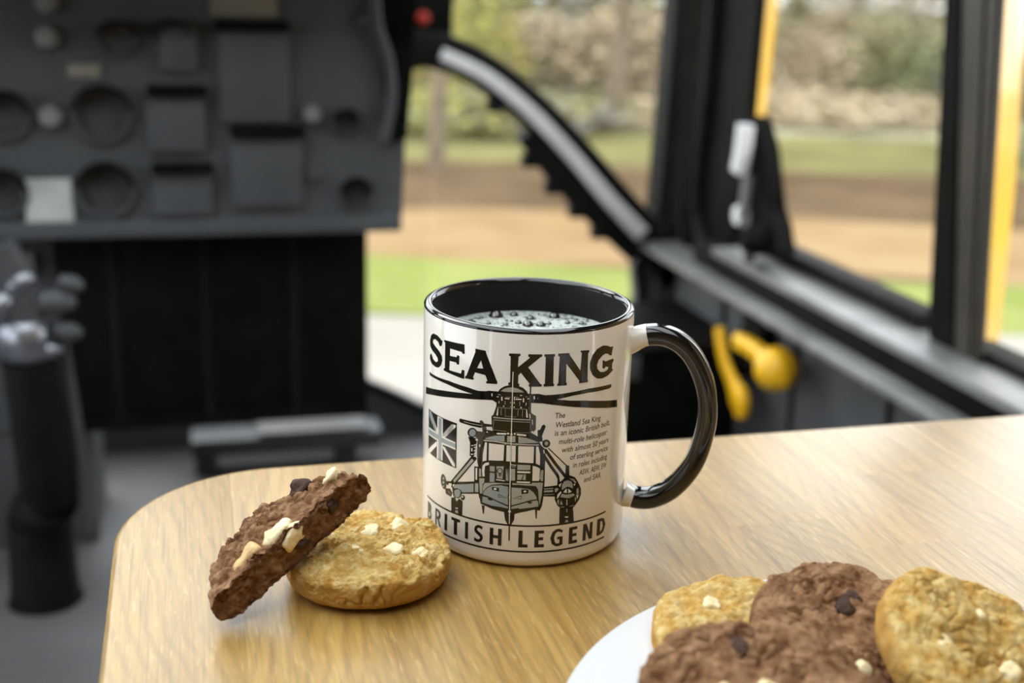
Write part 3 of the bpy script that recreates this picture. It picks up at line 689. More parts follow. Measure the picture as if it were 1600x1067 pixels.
art = Art(); c2 = Crop(art, 650, 500, 6.67); c3 = Crop(art, 810, 500, 6.67)
c2.P([(275,215),(268,262),(250,270),(235,225),(205,195),(185,195),(175,215),(178,240),(200,275),(240,325),(268,375),(272,420),(262,465),(235,490),(205,485),(165,450),(148,405),(147,375),(155,348),(165,365),(178,410),(205,440),(222,440),(232,425),(228,395),(205,355),(170,310),(150,270),(148,215),(160,160),(185,143),(225,165),(252,195),(262,212)])
c2.P([(295,210),(505,258),(505,350),(488,348),(478,328),(355,290),(352,375),(425,392),(432,370),(450,373),(445,462),(428,458),(420,438),(350,420),(346,524),(470,562),(482,520),(502,525),(500,610),(485,605),(290,520),(292,508),(303,500),(308,235),(297,225)])
c2.P([(620,302),(728,325),(725,340),(845,650),(845,662),(732,655),(735,640),(750,635),(725,570),(615,540),(590,595),(600,605),(598,618),(512,602),(515,588),(530,580),(625,330),(622,318)], hole=[(678,420),(700,505),(637,500)])
c3.P([(-95,352),(20,355),(18,370),(-2,378),(-5,496),(125,395),(115,382),(105,375),(105,360),(247,362),(247,375),(225,385),(97,492),(225,668),(243,675),(240,688),(108,688),(112,675),(125,665),(28,545),(-5,575),(-8,660),(8,668),(5,682),(-105,670),(-102,655),(-82,648),(-75,378),(-95,368)])
c3.P([(272,362),(380,358),(380,372),(365,385),(358,660),(370,672),(368,685),(265,688),(265,672),(280,662),(290,385),(273,375)])
c3.P([(415,355),(528,347),(530,365),(645,530),(665,340),(650,332),(650,322),(735,318),(735,332),(722,345),(715,625),(722,632),(720,642),(632,655),(635,640),(640,632),(500,450),(492,655),(503,662),(500,675),(405,682),(408,668),(420,660),(435,378),(418,370)])
c3.P([(985,272),(968,365),(952,362),(935,345),(905,345),(870,370),(830,420),(815,470),(820,510),(850,545),(890,545),(930,520),(940,485),(910,480),(895,500),(878,500),(880,420),(898,425),(900,437),(985,405),(990,418),(975,450),(972,510),(985,515),(930,575),(870,605),(820,605),(775,570),(750,510),(750,440),(775,370),(820,305),(880,270),(930,272),(960,285)])
for pts_, c_, l_, h_ in list(art.items): art.line(pts_, .00036, 'k', True)
art.build('title_lettering', 'black serif lettering SEA KING')

art = Art(); c2.a = c3.a = art
c2.P([(142,538),(165,558),(220,590),(350,635),(540,700),(640,735),(720,742),(760,735),(870,745),(870,850),(800,832),(640,828),(500,818),(350,805),(180,782),(105,765),(105,692),(300,735),(450,755),(590,770),(470,730),(330,670),(220,620),(145,575)])
c3.P([(100,770),(210,768),(280,782),(400,775),(560,750),(720,715),(965,665),(970,695),(950,712),(720,758),(560,790),(400,827),(540,838),(700,838),(1025,830),(1028,905),(700,912),(560,905),(420,890),(250,868),(100,862)])
art.build('rotor_blade_print', 'black rotor blades')

# helicopter front view
art = Art(); R1 = Crop(art,750,590,10.67); R2 = Crop(art,680,650,10.67); R3 = Crop(art,680,730,10.67); R4 = Crop(art,750,720,10.67); R5 = Crop(art,840,720,10.67); R6 = Crop(art,750,650,10.67); R7 = Crop(art,840,635,8.89); PX = Crop(art,0,0,1.0)
# black masses
R1.P([(300,240),(330,190),(400,145),(480,125),(550,120),(640,135),(720,170),(780,225),(800,270),(540,260)])
R1.P([(0,220),(110,225),(150,215),(260,232),(300,230),(540,245),(790,265),(900,275),(970,275),(1067,295),(1067,430),(880,415),(850,420),(812,500),(825,690),(210,655),(270,480),(275,420),(210,375),(0,360)])
R1.P([(190,640),(230,612),(820,680),(852,680),(860,940),(220,905),(195,800)])
R1.P([(840,560),(870,600),(935,640),(930,860),(900,905),(845,905)], 'd')
R1.P([(60,860),(220,885),(860,920),(980,990),(1067,1067),(950,1062),(640,985),(440,955),(180,970),(40,1030),(90,930)])
R1.P([(835,110),(858,110),(852,280),(828,280)]); R1.P([(815,290),(855,290),(850,620),(815,600)], 'd')
R2.P([(405,55),(420,40),(560,75),(730,110),(950,140),(950,180),(800,175),(760,197),(600,162),(420,107),(400,80)])
R2.P([(740,80),(770,65),(800,90),(850,180),(900,300),(860,400),(810,600),(795,760),(780,860),(720,850),(700,760),(700,420),(720,400),(670,350),(680,245),(790,262),(780,180),(745,110)], 'd')
R2.O(620,275,80); R2.P([(550,340),(680,365),(695,420),(645,690),(578,660),(580,440)])
PX.L([(741.5,714),(724,735),(708,754)], 9)
PX.P([(741,728.5),(750,729),(750.5,753),(741,752)]); PX.P([(750,728),(758,735),(758,790),(748,776)])
R3.P([(190,228),(300,235),(400,240),(745,228),(745,440),(450,440),(430,470),(300,470),(285,340),(185,275)])
R3.O(142,238,46,128,'d',rot=-.12); R3.P([(165,345),(250,355),(290,430),(265,492),(178,440)],'d')
R3.O(370,432,72,88); R3.P([(268,505),(330,498),(360,570),(400,520),(460,565),(452,825),(268,745)]); R3.O(462,505,36,44)
PX.P([(755.5,686),(766,681),(778,679.5),(791,679),(806,680),(817.5,681),(830,684),(843,690),(847,700),(848.5,727),(851,750),(850,770),(847,790),(843,798),(835,796),(812,801),(804,803),(803.5,812),(799,819.5),(793,819.5),(789,812),(787.5,800),(770,795.5),(756,789),(751,787),(748,770),(747.5,750),(747.5,720),(750,705)])
R4.P([(25,735),(80,745),(66,882),(48,882)]); R4.P([(915,800),(955,800),(946,962),(928,962)])
R3.P([(720,440),(800,480),(800,600),(760,600)])
R7.P([(15,500),(70,560),(118,600),(103,800),(97,1067),(70,1067),(75,870),(30,870),(30,700)]); R7.P([(0,330),(35,320),(60,265),(90,250),(112,275),(60,410),(70,460),(0,500)]); R7.O(120,515,56)
R7.L([(150,580),(275,700),(400,820)], 15); R7.L([(105,600),(250,800),(395,985)], 42); R7.L([(95,690),(190,840),(270,950),(300,1010),(305,1080)], 40); R7.P([(390,815),(440,820),(442,975),(382,975)])
R5.P([(330,390),(420,310),(460,270),(540,240),(620,270),(670,340),(722,460),(722,560),(685,660),(610,760),(565,800),(395,805),(330,745),(285,650),(285,570),(335,480)])
R5.P([(365,790),(590,765),(602,1005),(480,1040),(358,1047)]); R5.P([(85,432),(330,405),(380,460),(320,560),(295,595),(85,592)]); R5.L([(330,240),(350,300),(345,400)],36)
art.layer = 2
# greys and creams over the masses
R1.P([(345,225),(400,185),(470,165),(550,160),(630,180),(700,215),(735,245),(540,243)],'g')
for (a,b,c,d,wd) in [(200,265,200,305,18),(300,280,345,286,9),(280,316,310,320,10),(365,320,365,380,18),(415,345,490,351,16),(430,324,510,326,6),(575,320,575,375,14),(600,358,690,361,18),(585,325,650,331,7),(670,295,700,296,13),(725,345,725,405,18),(770,420,765,460,10),(665,400,662,465,9),(570,400,570,430,12),(420,390,418,450,9),(320,390,315,425,10),(510,400,508,430,9),(510,475,508,495,9),(905,310,905,355,20),(965,330,965,360,7),(790,350,822,351,12),(760,319,790,320,9),(388,475,402,476,20),(562,490,576,491,18),(677,497,692,498,20),
                  (355,510,352,625,7),(425,515,420,630,4),(635,540,630,635,7),(710,540,705,655,6),(410,640,600,656,5),(285,930,435,936,26),(458,930,482,931,26),(512,941,538,942,26),(570,935,590,936,26),(620,946,765,962,28),(858,905,882,906,26),(905,905,935,906,34),(115,845,148,848,34),(180,850,198,852,24),(112,905,128,906,18),(870,700,878,780,10)]:
    R1.L([(a,b),(c,d)], wd, 'g' if wd < 10 else 'w')
R1.L([(290,490),(530,515),(785,526)],6,'g'); R1.P([(305,500),(300,632),(275,626),(290,520)],'w'); R1.P([(770,530),(785,535),(800,666),(770,660)],'w')
R1.L([(225,660),(530,688),(840,702)],20,'g'); R1.L([(230,700),(530,726),(840,742)],9,'g'); R1.L([(226,712),(221,868),(440,893)],5,'g'); R1.L([(600,914),(840,917),(842,765)],5,'g')
R2.L([(480,92),(600,124),(790,160)],10,'g'); R2.P([(650,195),(760,215),(785,250),(690,235)],'w'); R2.O(622,277,55,62,'b')
for y in (480,520,570,620,665): R2.L([(648,y+6),(684,y-6)],14,'w')
R2.L([(605,492),(632,490)],14,'w'); R2.L([(613,535),(613,585)],20,'w'); R2.L([(600,635),(630,635)],18,'w'); R2.L([(680,400),(700,380)],22,'w'); R2.L([(745,475),(742,510)],18,'w'); R2.L([(690,745),(692,785)],16,'w'); R2.L([(700,450),(698,680)],6,'g')
PX.L([(738.5,718.5),(723,736.5),(709.5,752)],4.2,'g')
PX.P([(743.2,731),(745.8,731),(745.6,749.6),(743,749)],'w'); PX.P([(748.6,732),(751.8,732),(752.3,744.5),(748.4,744.5)],'g')
R3.P([(335,285),(640,270),(640,412),(452,418),(430,380),(370,345),(325,350),(310,340)],'b'); R3.P([(665,270),(718,265),(722,412),(665,408)],'g')
R3.P([(735,178),(822,184),(820,245),(792,280),(786,440),(748,432),(737,290)],'g'); R3.P([(225,262),(275,270),(272,330),(250,345),(222,310)],'w'); R3.P([(290,290),(330,280),(305,330)],'w')
R3.P([(318,395),(345,368),(395,368),(428,400),(415,470),(392,498),(345,498),(325,460)],'b'); R3.P([(340,510),(382,512),(362,560)],'w'); R3.L([(340,680),(380,682)],26,'g'); R3.P([(340,715),(378,718),(385,770),(335,752)],'g'); R3.O(455,492,14,16,'w')
R3.O(142,185,13,22,'g'); R3.O(140,250,16,24,'g'); R3.O(138,315,12,18,'g'); R3.L([(220,400),(250,440)],10,'g')
R6.P([(75,380),(150,345),(250,325),(410,322),(408,430),(250,410)],'b'); R6.P([(455,330),(590,330),(590,435),(450,435)],'g'); R6.P([(640,340),(780,365),(900,405),(985,442),(640,455)],'g')
R6.L([(65,404),(250,421),(420,450),(610,470),(980,481)],13,'w'); R6.O(425,456,20,20,'g'); R6.O(612,469,20,20,'g')
for q in [[(85,435),(118,440),(108,740),(45,755),(50,640)],[(150,450),(405,480),(390,742),(145,735)],[(445,485),(505,490),(500,755),(437,750)],[(530,490),(597,495),(590,762),(525,757)],[(640,500),(900,508),(890,783),(635,770)],[(935,505),(975,510),(1000,640),(998,820),(930,790)],[(150,770),(150,810),(85,830),(75,920),(80,1000),(45,1010),(35,900),(45,820),(90,780)]]: R6.P(q,'w')
R4.P([(878,80),(950,100),(1000,130),(985,332),(872,332)],'w')
for q, c in [([(165,85),(245,90),(245,180),(165,172)],'b'),([(165,195),(245,205),(240,350),(160,350)],'b'),([(275,90),(395,90),(375,300),(285,290)],'g'),([(430,130),(500,130),(500,330),(430,330)],'d'),([(432,132),(585,130),(585,325),(432,328)],'g'),([(625,60),(840,70),(838,150),(622,150)],'g'),([(622,170),(838,176),(838,204),(622,198)],'w'),([(625,225),(720,225),(690,315),(620,315)],'g'),([(730,225),(762,225),(762,318),(710,315)],'g'),([(615,338),(835,347),(830,370),(610,362)],'w'),
             ([(85,365),(250,362),(490,378),(490,392),(360,385),(200,395),(110,440),(62,500),(52,540),(48,450),(60,390)],'g'),([(540,365),(610,376),(860,382),(872,362),(1040,362),(1030,560),(1000,700),(978,640),(968,480),(930,418),(640,398),(540,398)],'g'),
             ([(50,558),(70,505),(120,448),(200,412),(350,406),(480,432),(480,560),(465,600),(475,738),(300,668),(140,588)],'b'),([(45,590),(140,610),(300,690),(475,765),(475,795),(340,767),(200,745),(38,688)],'b'),([(520,440),(700,455),(820,472),(890,522),(940,600),(945,638),(850,648),(520,740),(515,640),(520,600)],'g'),([(520,765),(850,670),(955,657),(970,690),(972,758),(650,800),(640,785),(520,800)],'g'),([(1045,150),(1060,152),(1050,340),(1012,335),(1028,150)],'g')]: R4.P(q, c)
R4.L([(270,312),(410,330)],15,'w'); R4.L([(515,62),(600,72)],12,'w'); R4.L([(532,97),(590,98)],14,'g')
R7.O(122,512,26,28,'g'); R7.L([(110,655),(200,800),(290,925)],10,'w'); R7.L([(84,605),(92,650)],14,'w')
for q, c in [([(400,485),(405,400),(440,342),(500,322),(560,340),(590,400),(585,460),(545,438),(490,428),(440,462)],'g'),([(425,522),(482,455),(485,535)],'w'),([(508,460),(568,512),(508,537)],'w'),([(400,545),(480,562),(605,540),(622,570),(520,620),(380,605)],'g'),([(318,635),(330,560),(385,505),(395,525),(345,610)],'w'),([(330,650),(356,640),(352,735),(325,690)],'g'),([(525,292),(600,300),(645,360),(622,370),(570,322)],'g'),([(600,380),(632,384),(605,420)],'w'),([(390,655),(420,730),(372,722)],'g'),([(622,600),(642,620),(632,685),(617,650)],'g'),([(470,980),(500,980),(510,1020),(450,1026)],'g'),([(360,238),(432,288),(372,350)],'w'),([(285,460),(330,450),(352,472),(310,520),(285,520)],'g'),([(350,400),(400,360),(380,420),(368,440)],'w'),([(640,560),(660,470),(680,440),(695,500),(680,570),(660,640)],'w')]: R5.P(q, c)
R5.L([(485,648),(487,735)],12,'w'); R5.L([(380,765),(440,771)],9,'g'); R5.L([(530,756),(605,740)],9,'g'); R5.L([(485,795),(485,850)],14,'g'); R5.L([(458,935),(505,935)],22,'w'); R5.L([(110,466),(260,456)],16,'g'); R5.L([(112,508),(262,498)],34,'g'); R5.L([(110,562),(275,552)],10,'g')
R5.P([(20,360),(90,365),(62,600),(30,740),(15,560)],'g')
PX.P([(845,735),(848,735),(846,749),(842.5,749)],'g')
art.layer = 4
R4.O(330,165,50); R4.O(335,232,24,26); R4.P([(200,430),(318,450),(318,512),(200,482)]); R4.P([(690,470),(812,475),(802,540),(690,552)])
R4.L([(310,555),(312,600),(450,617),(310,555)],10); R4.L([(690,582),(690,630),(550,625),(690,582)],10); R4.P([(130,608),(215,640),(200,662),(140,648)]); R4.P([(780,675),(872,678),(850,712),(800,707)]); R4.O(493,600,32,48); R4.P([(330,765),(490,800),(650,790),(655,810),(490,830),(340,785)]); R4.L([(470,430),(472,790)],9); R4.L([(520,430),(516,790)],9); R4.P([(765,218),(835,215),(835,325),(765,322)]); R4.L([(165,186),(260,196)],9); R4.L([(263,80),(258,350)],10)
R5.L([(390,500),(490,442),(560,480),(640,590)],9); R5.L([(400,530),(490,550),(570,525)],9); R5.L([(495,450),(497,540)],8); R5.L([(262,440),(262,570)],10); R5.O(663,505,30,68); R5.L([(590,320),(590,460)],10)
art.layer = 5
R4.O(332,165,35,38,'g'); R4.O(335,234,10,11,'g'); R4.P([(222,465),(255,448),(285,468),(255,486)],'w'); R4.P([(720,508),(748,488),(778,505),(748,526)],'w'); R4.O(494,600,13,26,'g'); R4.O(493,842,24,20,'w'); R4.O(489,900,12,10,'w'); R5.O(663,505,20,54,'g'); R4.L([(325,570),(330,595),(390,603)],6,'b')
art.layer = 6
PX.L([(801.7,581),(800.4,630),(799.0,680),(797.3,740),(796.2,800),(795.9,818)],1.25,'w'); PX.L([(795.9,816),(795.4,844)],2.0,'k')
art.build('helicopter_print', 'front view drawing of a helicopter in black and blue grey')

# flag
art = Art(); F = Crop(art,665,630,9.7)
F.P([(50,80),(120,140),(200,190),(330,250),(475,305),(470,650),(465,985),(300,915),(150,825),(45,730),(47,400)],'k'); art.layer = 2
F.P([(62,105),(85,130),(180,395),(180,455),(150,425),(60,180)],'b'); F.P([(70,105),(90,140),(180,385),(180,445),(160,420)],'w')
F.P([(395,318),(432,318),(462,330),(458,362),(305,512),(262,515),(264,468)],'g'); F.P([(432,328),(460,336),(455,366),(308,510),(270,512)],'w')
F.P([(172,575),(172,645),(72,752),(45,722),(52,690)],'w'); F.P([(258,645),(300,668),(446,910),(446,965),(412,948),(270,690)],'w'); art.layer = 3; F.P([(300,672),(446,912),(446,935),(292,678)],'g'); art.layer = 4
F.P([(185,192),(226,212),(265,238),(260,870),(218,852),(175,830)],'w'); F.P([(55,358),(180,440),(265,500),(360,548),(455,590),(455,705),(360,662),(260,622),(180,562),(50,470)],'w'); art.layer = 5
F.P([(203,212),(248,232),(245,866),(195,842)],'b'); art.layer = 6; F.P([(55,385),(180,465),(260,525),(360,570),(456,608),(456,678),(360,636),(260,595),(180,538),(50,445)],'b')
art.build('flag_print', 'small black and blue grey union flag')

# banner: two rules and BRITISH LEGEND in bold sans capitals
art = Art(); deg = math.pi/180*MR
def rule(z, a0, a1, w_): art.line([((a0+(a1-a0)*i/60)*deg, z) for i in range(61)], w_, 'k')
rule(.0183, -82.5, 36, .00075); rule(.0076, -82.5, 36, .00075)
GL = {'I': [[(0,0),(1,0),(1,1),(0,1)]], 'L': [[(0,0),(1,0),(1,.19),(.44,.19),(.44,1),(0,1)]],
 'T': [[(0,1),(0,.81),(.31,.81),(.31,0),(.69,0),(.69,.81),(1,.81),(1,1)]],
 'H': [[(0,0),(.31,0),(.31,.41),(.69,.41),(.69,0),(1,0),(1,1),(.69,1),(.69,.60),(.31,.60),(.31,1),(0,1)]],
 'E': [[(0,0),(1,0),(1,.19),(.43,.19),(.43,.42),(.9,.42),(.9,.60),(.43,.60),(.43,.82),(.97,.82),(.97,1),(0,1)]],
 'N': [[(0,0),(.32,0),(.32,.58),(.66,0),(1,0),(1,1),(.68,1),(.68,.42),(.34,1),(0,1)]],
 'S': [[(.02,.05),(.25,-.01),(.55,-.01),(.85,.08),(1,.27),(.95,.45),(.72,.56),(.42,.66),(.34,.73),(.42,.83),(.62,.84),(.88,.78),(.96,.95),(.7,1.01),(.4,1.01),(.13,.91),(.02,.72),(.1,.54),(.4,.43),(.65,.34),(.68,.25),(.58,.17),(.35,.16),(.04,.24)]],
 'G': [[(1,.9),(.72,1.01),(.45,1.01),(.15,.86),(0,.5),(.14,.14),(.45,-.01),(.75,-.01),(1,.06),(1,.55),(.55,.55),(.55,.39),(.74,.39),(.74,.17),(.5,.16),(.36,.28),(.31,.5),(.38,.73),(.55,.85),(.78,.83),(.93,.75)]],
 'D': [[(0,0),(.42,0),(.78,.1),(1,.5),(.78,.9),(.42,1),(0,1)],[(.36,.19),(.45,.19),(.59,.27),(.65,.5),(.59,.73),(.45,.81),(.36,.81)]],
 'B': [[(0,0),(.6,0),(.93,.1),(1,.28),(.92,.45),(.75,.52),(.9,.62),(.93,.76),(.85,.92),(.6,1),(0,1)],[(.3,.16),(.55,.17),(.68,.28),(.55,.42),(.3,.43)]],
 'R': [[(0,0),(.28,0),(.28,.38),(.42,.38),(.72,0),(1,0),(.68,.42),(.88,.55),(.95,.72),(.86,.92),(.55,1),(0,1)],[(.28,.54),(.5,.55),(.64,.7),(.5,.84),(.28,.84)]]}
for ch, x0, x1, y0 in [('B',668.6,674.6,803),('R',680.3,689.2,806),('I',694.6,698.8,817),('T',705,718.8,825),('I',726.6,731.4,830),('S',740.5,754.7,835),('H',765,783.8,840),('L',809.9,824.7,843),('E',835,850.2,842),('G',859.7,879,840),('E',888.7,901.9,835),('N',910.7,925.5,828),('D',932.6,945.7,822)]:
    s0, s1 = cyl(x0, y0)[0], cyl(x1, y0)[0]; g = GL[ch]; f = lambda p: (s0+(s1-s0)*p[0], .0094+.0070*p[1])
    art.poly([f(p) for p in g[0]], 'k', [f(p) for p in g[1]] if len(g) > 1 else None)
art.build('slogan_lettering', 'black capitals BRITISH LEGEND between two rules')

# caption: nine short lines of small slanted text
def text_tris(txt):
    cu = bpy.data.curves.new('caption', 'FONT'); cu.body = txt; cu.size = 1; cu.offset = .010; cu.shear = .12; cu.resolution_u = 3
    o = bpy.data.objects.new('caption', cu); COL.objects.link(o); dg = bpy.context.evaluated_depsgraph_get()
    me = bpy.data.meshes.new_from_object(o.evaluated_get(dg)); bpy.data.objects.remove(o); bpy.data.curves.remove(cu)
    V = [(v.co.x, v.co.y) for v in me.vertices]; T = [tuple(p.vertices) for p in me.polygons]; bpy.data.meshes.remove(me); return V, T
CAP = [('The',-.5,4.9,61.2),('Westland Sea King',-.1,27.6,57.6),('is an iconic British built,',-.4,35.4,54.4),('multi-role helicopter',2.0,33.4,50.9),('with almost 50 years',3.9,35.0,47.5),('of sterling service',8.8,34.9,44.2),('in roles including',10.7,34.6,40.8),('ASW, AEW, EW',14.7,34.6,37.3),('and SAR.',17.9,30.4,34.0)]
bmT = bmesh.new()
for txt, a0, a1, z in CAP:
    V, T = text_tris(txt); x0 = min(v[0] for v in V); x1 = max(v[0] for v in V)
    vs = []
    for v in V:
        s = (a0+(a1-a0)*(v[0]-x0)/(x1-x0))*deg; th = s/MR; R = MR+.00005
        vs.append(bmT.verts.new((R*math.sin(th), -R*math.cos(th), z*.001+v[1]*.0031)))
    for t in T:
        if len(set(t)) < 3: continue
        try: bmT.faces.new([vs[i] for i in t])
        except ValueError: pass
me = bpy.data.meshes.new('caption_print'); bmT.to_mesh(me); bmT.free()
o = link('caption_print', me, PR['t'], mug); o['label'] = 'small grey caption text'

# ---- coffee with froth
def coffee_mat():
    m = bpy.data.materials.new('frothy_coffee'); m.use_nodes = True; nt = m.node_tree; N = nt.nodes; L = nt.links; b = N['Principled BSDF']
    tc = N.new('ShaderNodeTexCoord')
    vo = N.new('ShaderNodeTexVoronoi'); vo.inputs['Scale'].default_value = 520; L.new(tc.outputs['Object'], vo.inputs['Vector'])
    nz = N.new('ShaderNodeTexNoise'); nz.inputs['Scale'].default_value = 130; nz.inputs['Detail'].default_value = 4; L.new(tc.outputs['Object'], nz.inputs['Vector'])
    ad = N.new('ShaderNodeMath'); ad.operation = 'ADD'; L.new(vo.outputs['Distance'], ad.inputs[0]); L.new(nz.outputs[0], ad.inputs[1])
    cr = N.new('ShaderNodeValToRGB'); cr.color_ramp.elements[0].position = .58; cr.color_ramp.elements[1].position = 1.05
    cr.color_ramp.elements[0].color = (.045,.046,.040,1); cr.color_ramp.elements[1].color = (.52,.57,.54,1); L.new(ad.outputs[0], cr.inputs[0]); L.new(cr.outputs[0], b.inputs['Base Color'])
    b.inputs['Roughness'].default_value = .18
    bp = N.new('ShaderNodeBump'); bp.inputs['Strength'].default_value = .6; bp.inputs['Distance'].default_value = .0008; L.new(vo.outputs['Distance'], bp.inputs['Height']); L.new(bp.outputs[0], b.inputs['Normal'])
    return m
CZ = .0805
cf = tag(empty('coffee', (0,0,CZ-.01)), 'dark frothy coffee with bubbles filling the mug', 'coffee')
lathe('froth', [(0,CZ),(.0362,CZ),(.0369,CZ+.0004),(.03695,CZ-.004),(0,CZ-.004)], coffee_mat(), cf, 96)
M_BUB = mat('coffee_bubble', (.010,.009,.007), .03, col2=(.03,.028,.022), scale=400, coat=1.0, spec=.8)
rnd = random.Random(5)
hx, hy = Vector((math.cos(YAW), -math.sin(YAW))), Vector((math.sin(YAW), math.cos(YAW)))
BB = [(775,494,3.4),(803,492.5,2.1),(829,498,2.0),(825,508,2.6),(845,508.5,2.3),(866,495.5,2.7),(810,505,1.7),(887,505,1.4),(909,506,1.5),(752,497,1.2),(740,503,1.0),(858,506,1.2),(790,507,1.3),(900,500,1.1),(764,506,1.2)]
BB += [(rnd.uniform(730,925), rnd.uniform(491,512), rnd.uniform(.5,1.0)) for _ in range(34)]
for x, y, r in BB:
    p = on_z(x, y, CZ); r *= .00095
    if math.hypot(p.x, p.y) > .0365-r: continue
    lathe('bubble', [(0,r*.8),(r*.5,r*.66),(r*.86,r*.3),(r,-.0002)], M_BUB, cf, 14, Matrix.Translation(p))

# ------------------------------------------------------------------ cookies
def cookie_mat(name, base, light, dark, edge, bscale=950):
    m = bpy.data.materials.new(name); m.use_nodes = True; nt = m.node_tree; N = nt.nodes; L = nt.links; b = N['Principled BSDF']
    b.inputs['Roughness'].default_value = .85; b.inputs['Specular IOR Level'].default_value = .25
    tc = N.new('ShaderNodeTexCoord')
    n1 = N.new('ShaderNodeTexNoise'); n1.inputs['Scale'].default_value = 190; n1.inputs['Detail'].default_value = 6; n1.inputs['Roughness'].default_value = .65; L.new(tc.outputs['Object'], n1.inputs['Vector'])
    cr = N.new('ShaderNodeValToRGB'); E_ = cr.color_ramp.elements; E_[0].position = .36; E_[1].position = .62; E_[0].color = (*dark,1); E_[1].color = (*light,1)
    e = cr.color_ramp.elements.new(.5); e.color = (*base,1); L.new(n1.outputs[0], cr.inputs[0])
    at = N.new('ShaderNodeAttribute'); at.attribute_name = 'baked'
    mx = N.new('ShaderNodeMix'); mx.data_type = 'RGBA'; mx.inputs[7].default_value = (*edge,1); L.new(at.outputs['Fac'], mx.inputs[0]); L.new(cr.outputs[0], mx.inputs[6]); L.new(mx.outputs[2], b.inputs['Base Color'])
    n2 = N.new('ShaderNodeTexNoise'); n2.inputs['Scale'].default_value = bscale; n2.inputs['Detail'].default_value = 6; n2.inputs['Roughness'].default_value = .7; L.new(tc.outputs['Object'], n2.inputs['Vector'])
    bp = N.new('ShaderNodeBump'); bp.inputs['Strength'].default_value = .9; bp.inputs['Distance'].default_value = .0016; L.new(n2.outputs[0], bp.inputs['Height']); L.new(bp.outputs[0], b.inputs['Normal'])
    b.inputs['Subsurface Weight'].default_value = .0
    return m
M_GOLD = cookie_mat('golden_cookie', (.76,.50,.155), (.88,.67,.30), (.58,.295,.055), (.58,.31,.07))
M_CHOC = cookie_mat('chocolate_cookie', (.34,.175,.082), (.47,.27,.145), (.17,.068,.026), (.21,.09,.038))
M_WCHOC = mat('white_chocolate', (.80,.64,.33), .45, col2=(.86,.75,.47), scale=180, bump=.3)
M_DCHOC = mat('dark_chocolate', (.04,.018,.010), .55, col2=(.075,.036,.022), scale=150, bump=.6, spec=.2)
M_CARA = mat('toasted_chocolate', (.55,.33,.12), .5, col2=(.68,.46,.2), scale=180, bump=.3)
def ico(sub):
    bm = bmesh.new(); bmesh.ops.create_icosphere(bm, subdivisions=sub, radius=1); bm.verts.ensure_lookup_table()
    V = [v.co.copy() for v in bm.verts]; F_ = [tuple(v.index for v in f.verts) for f in bm.faces]; bm.free(); return V, F_
ICO = {s: ico(s) for s in (3, 6, 7)}
def profile(R, H):
    P = []
    for i in range(401):
        a = math.pi/2 - math.pi*i/400; c = max(0, math.cos(a)); q = math.sin(a)
        P.append((R*c**(.42 if q > 0 else .30), H/2+H/2*math.copysign(abs(q)**.62, q)))
    A = [0]
    for (r0, z0), (r1, z1) in zip(P, P[1:]): A.append(A[-1]+(r0+r1)/2*math.hypot(r1-r0, z1-z0)+1e-12)
    return [p[0] for p in P], [p[1] for p in P], [a/A[-1] for a in A]
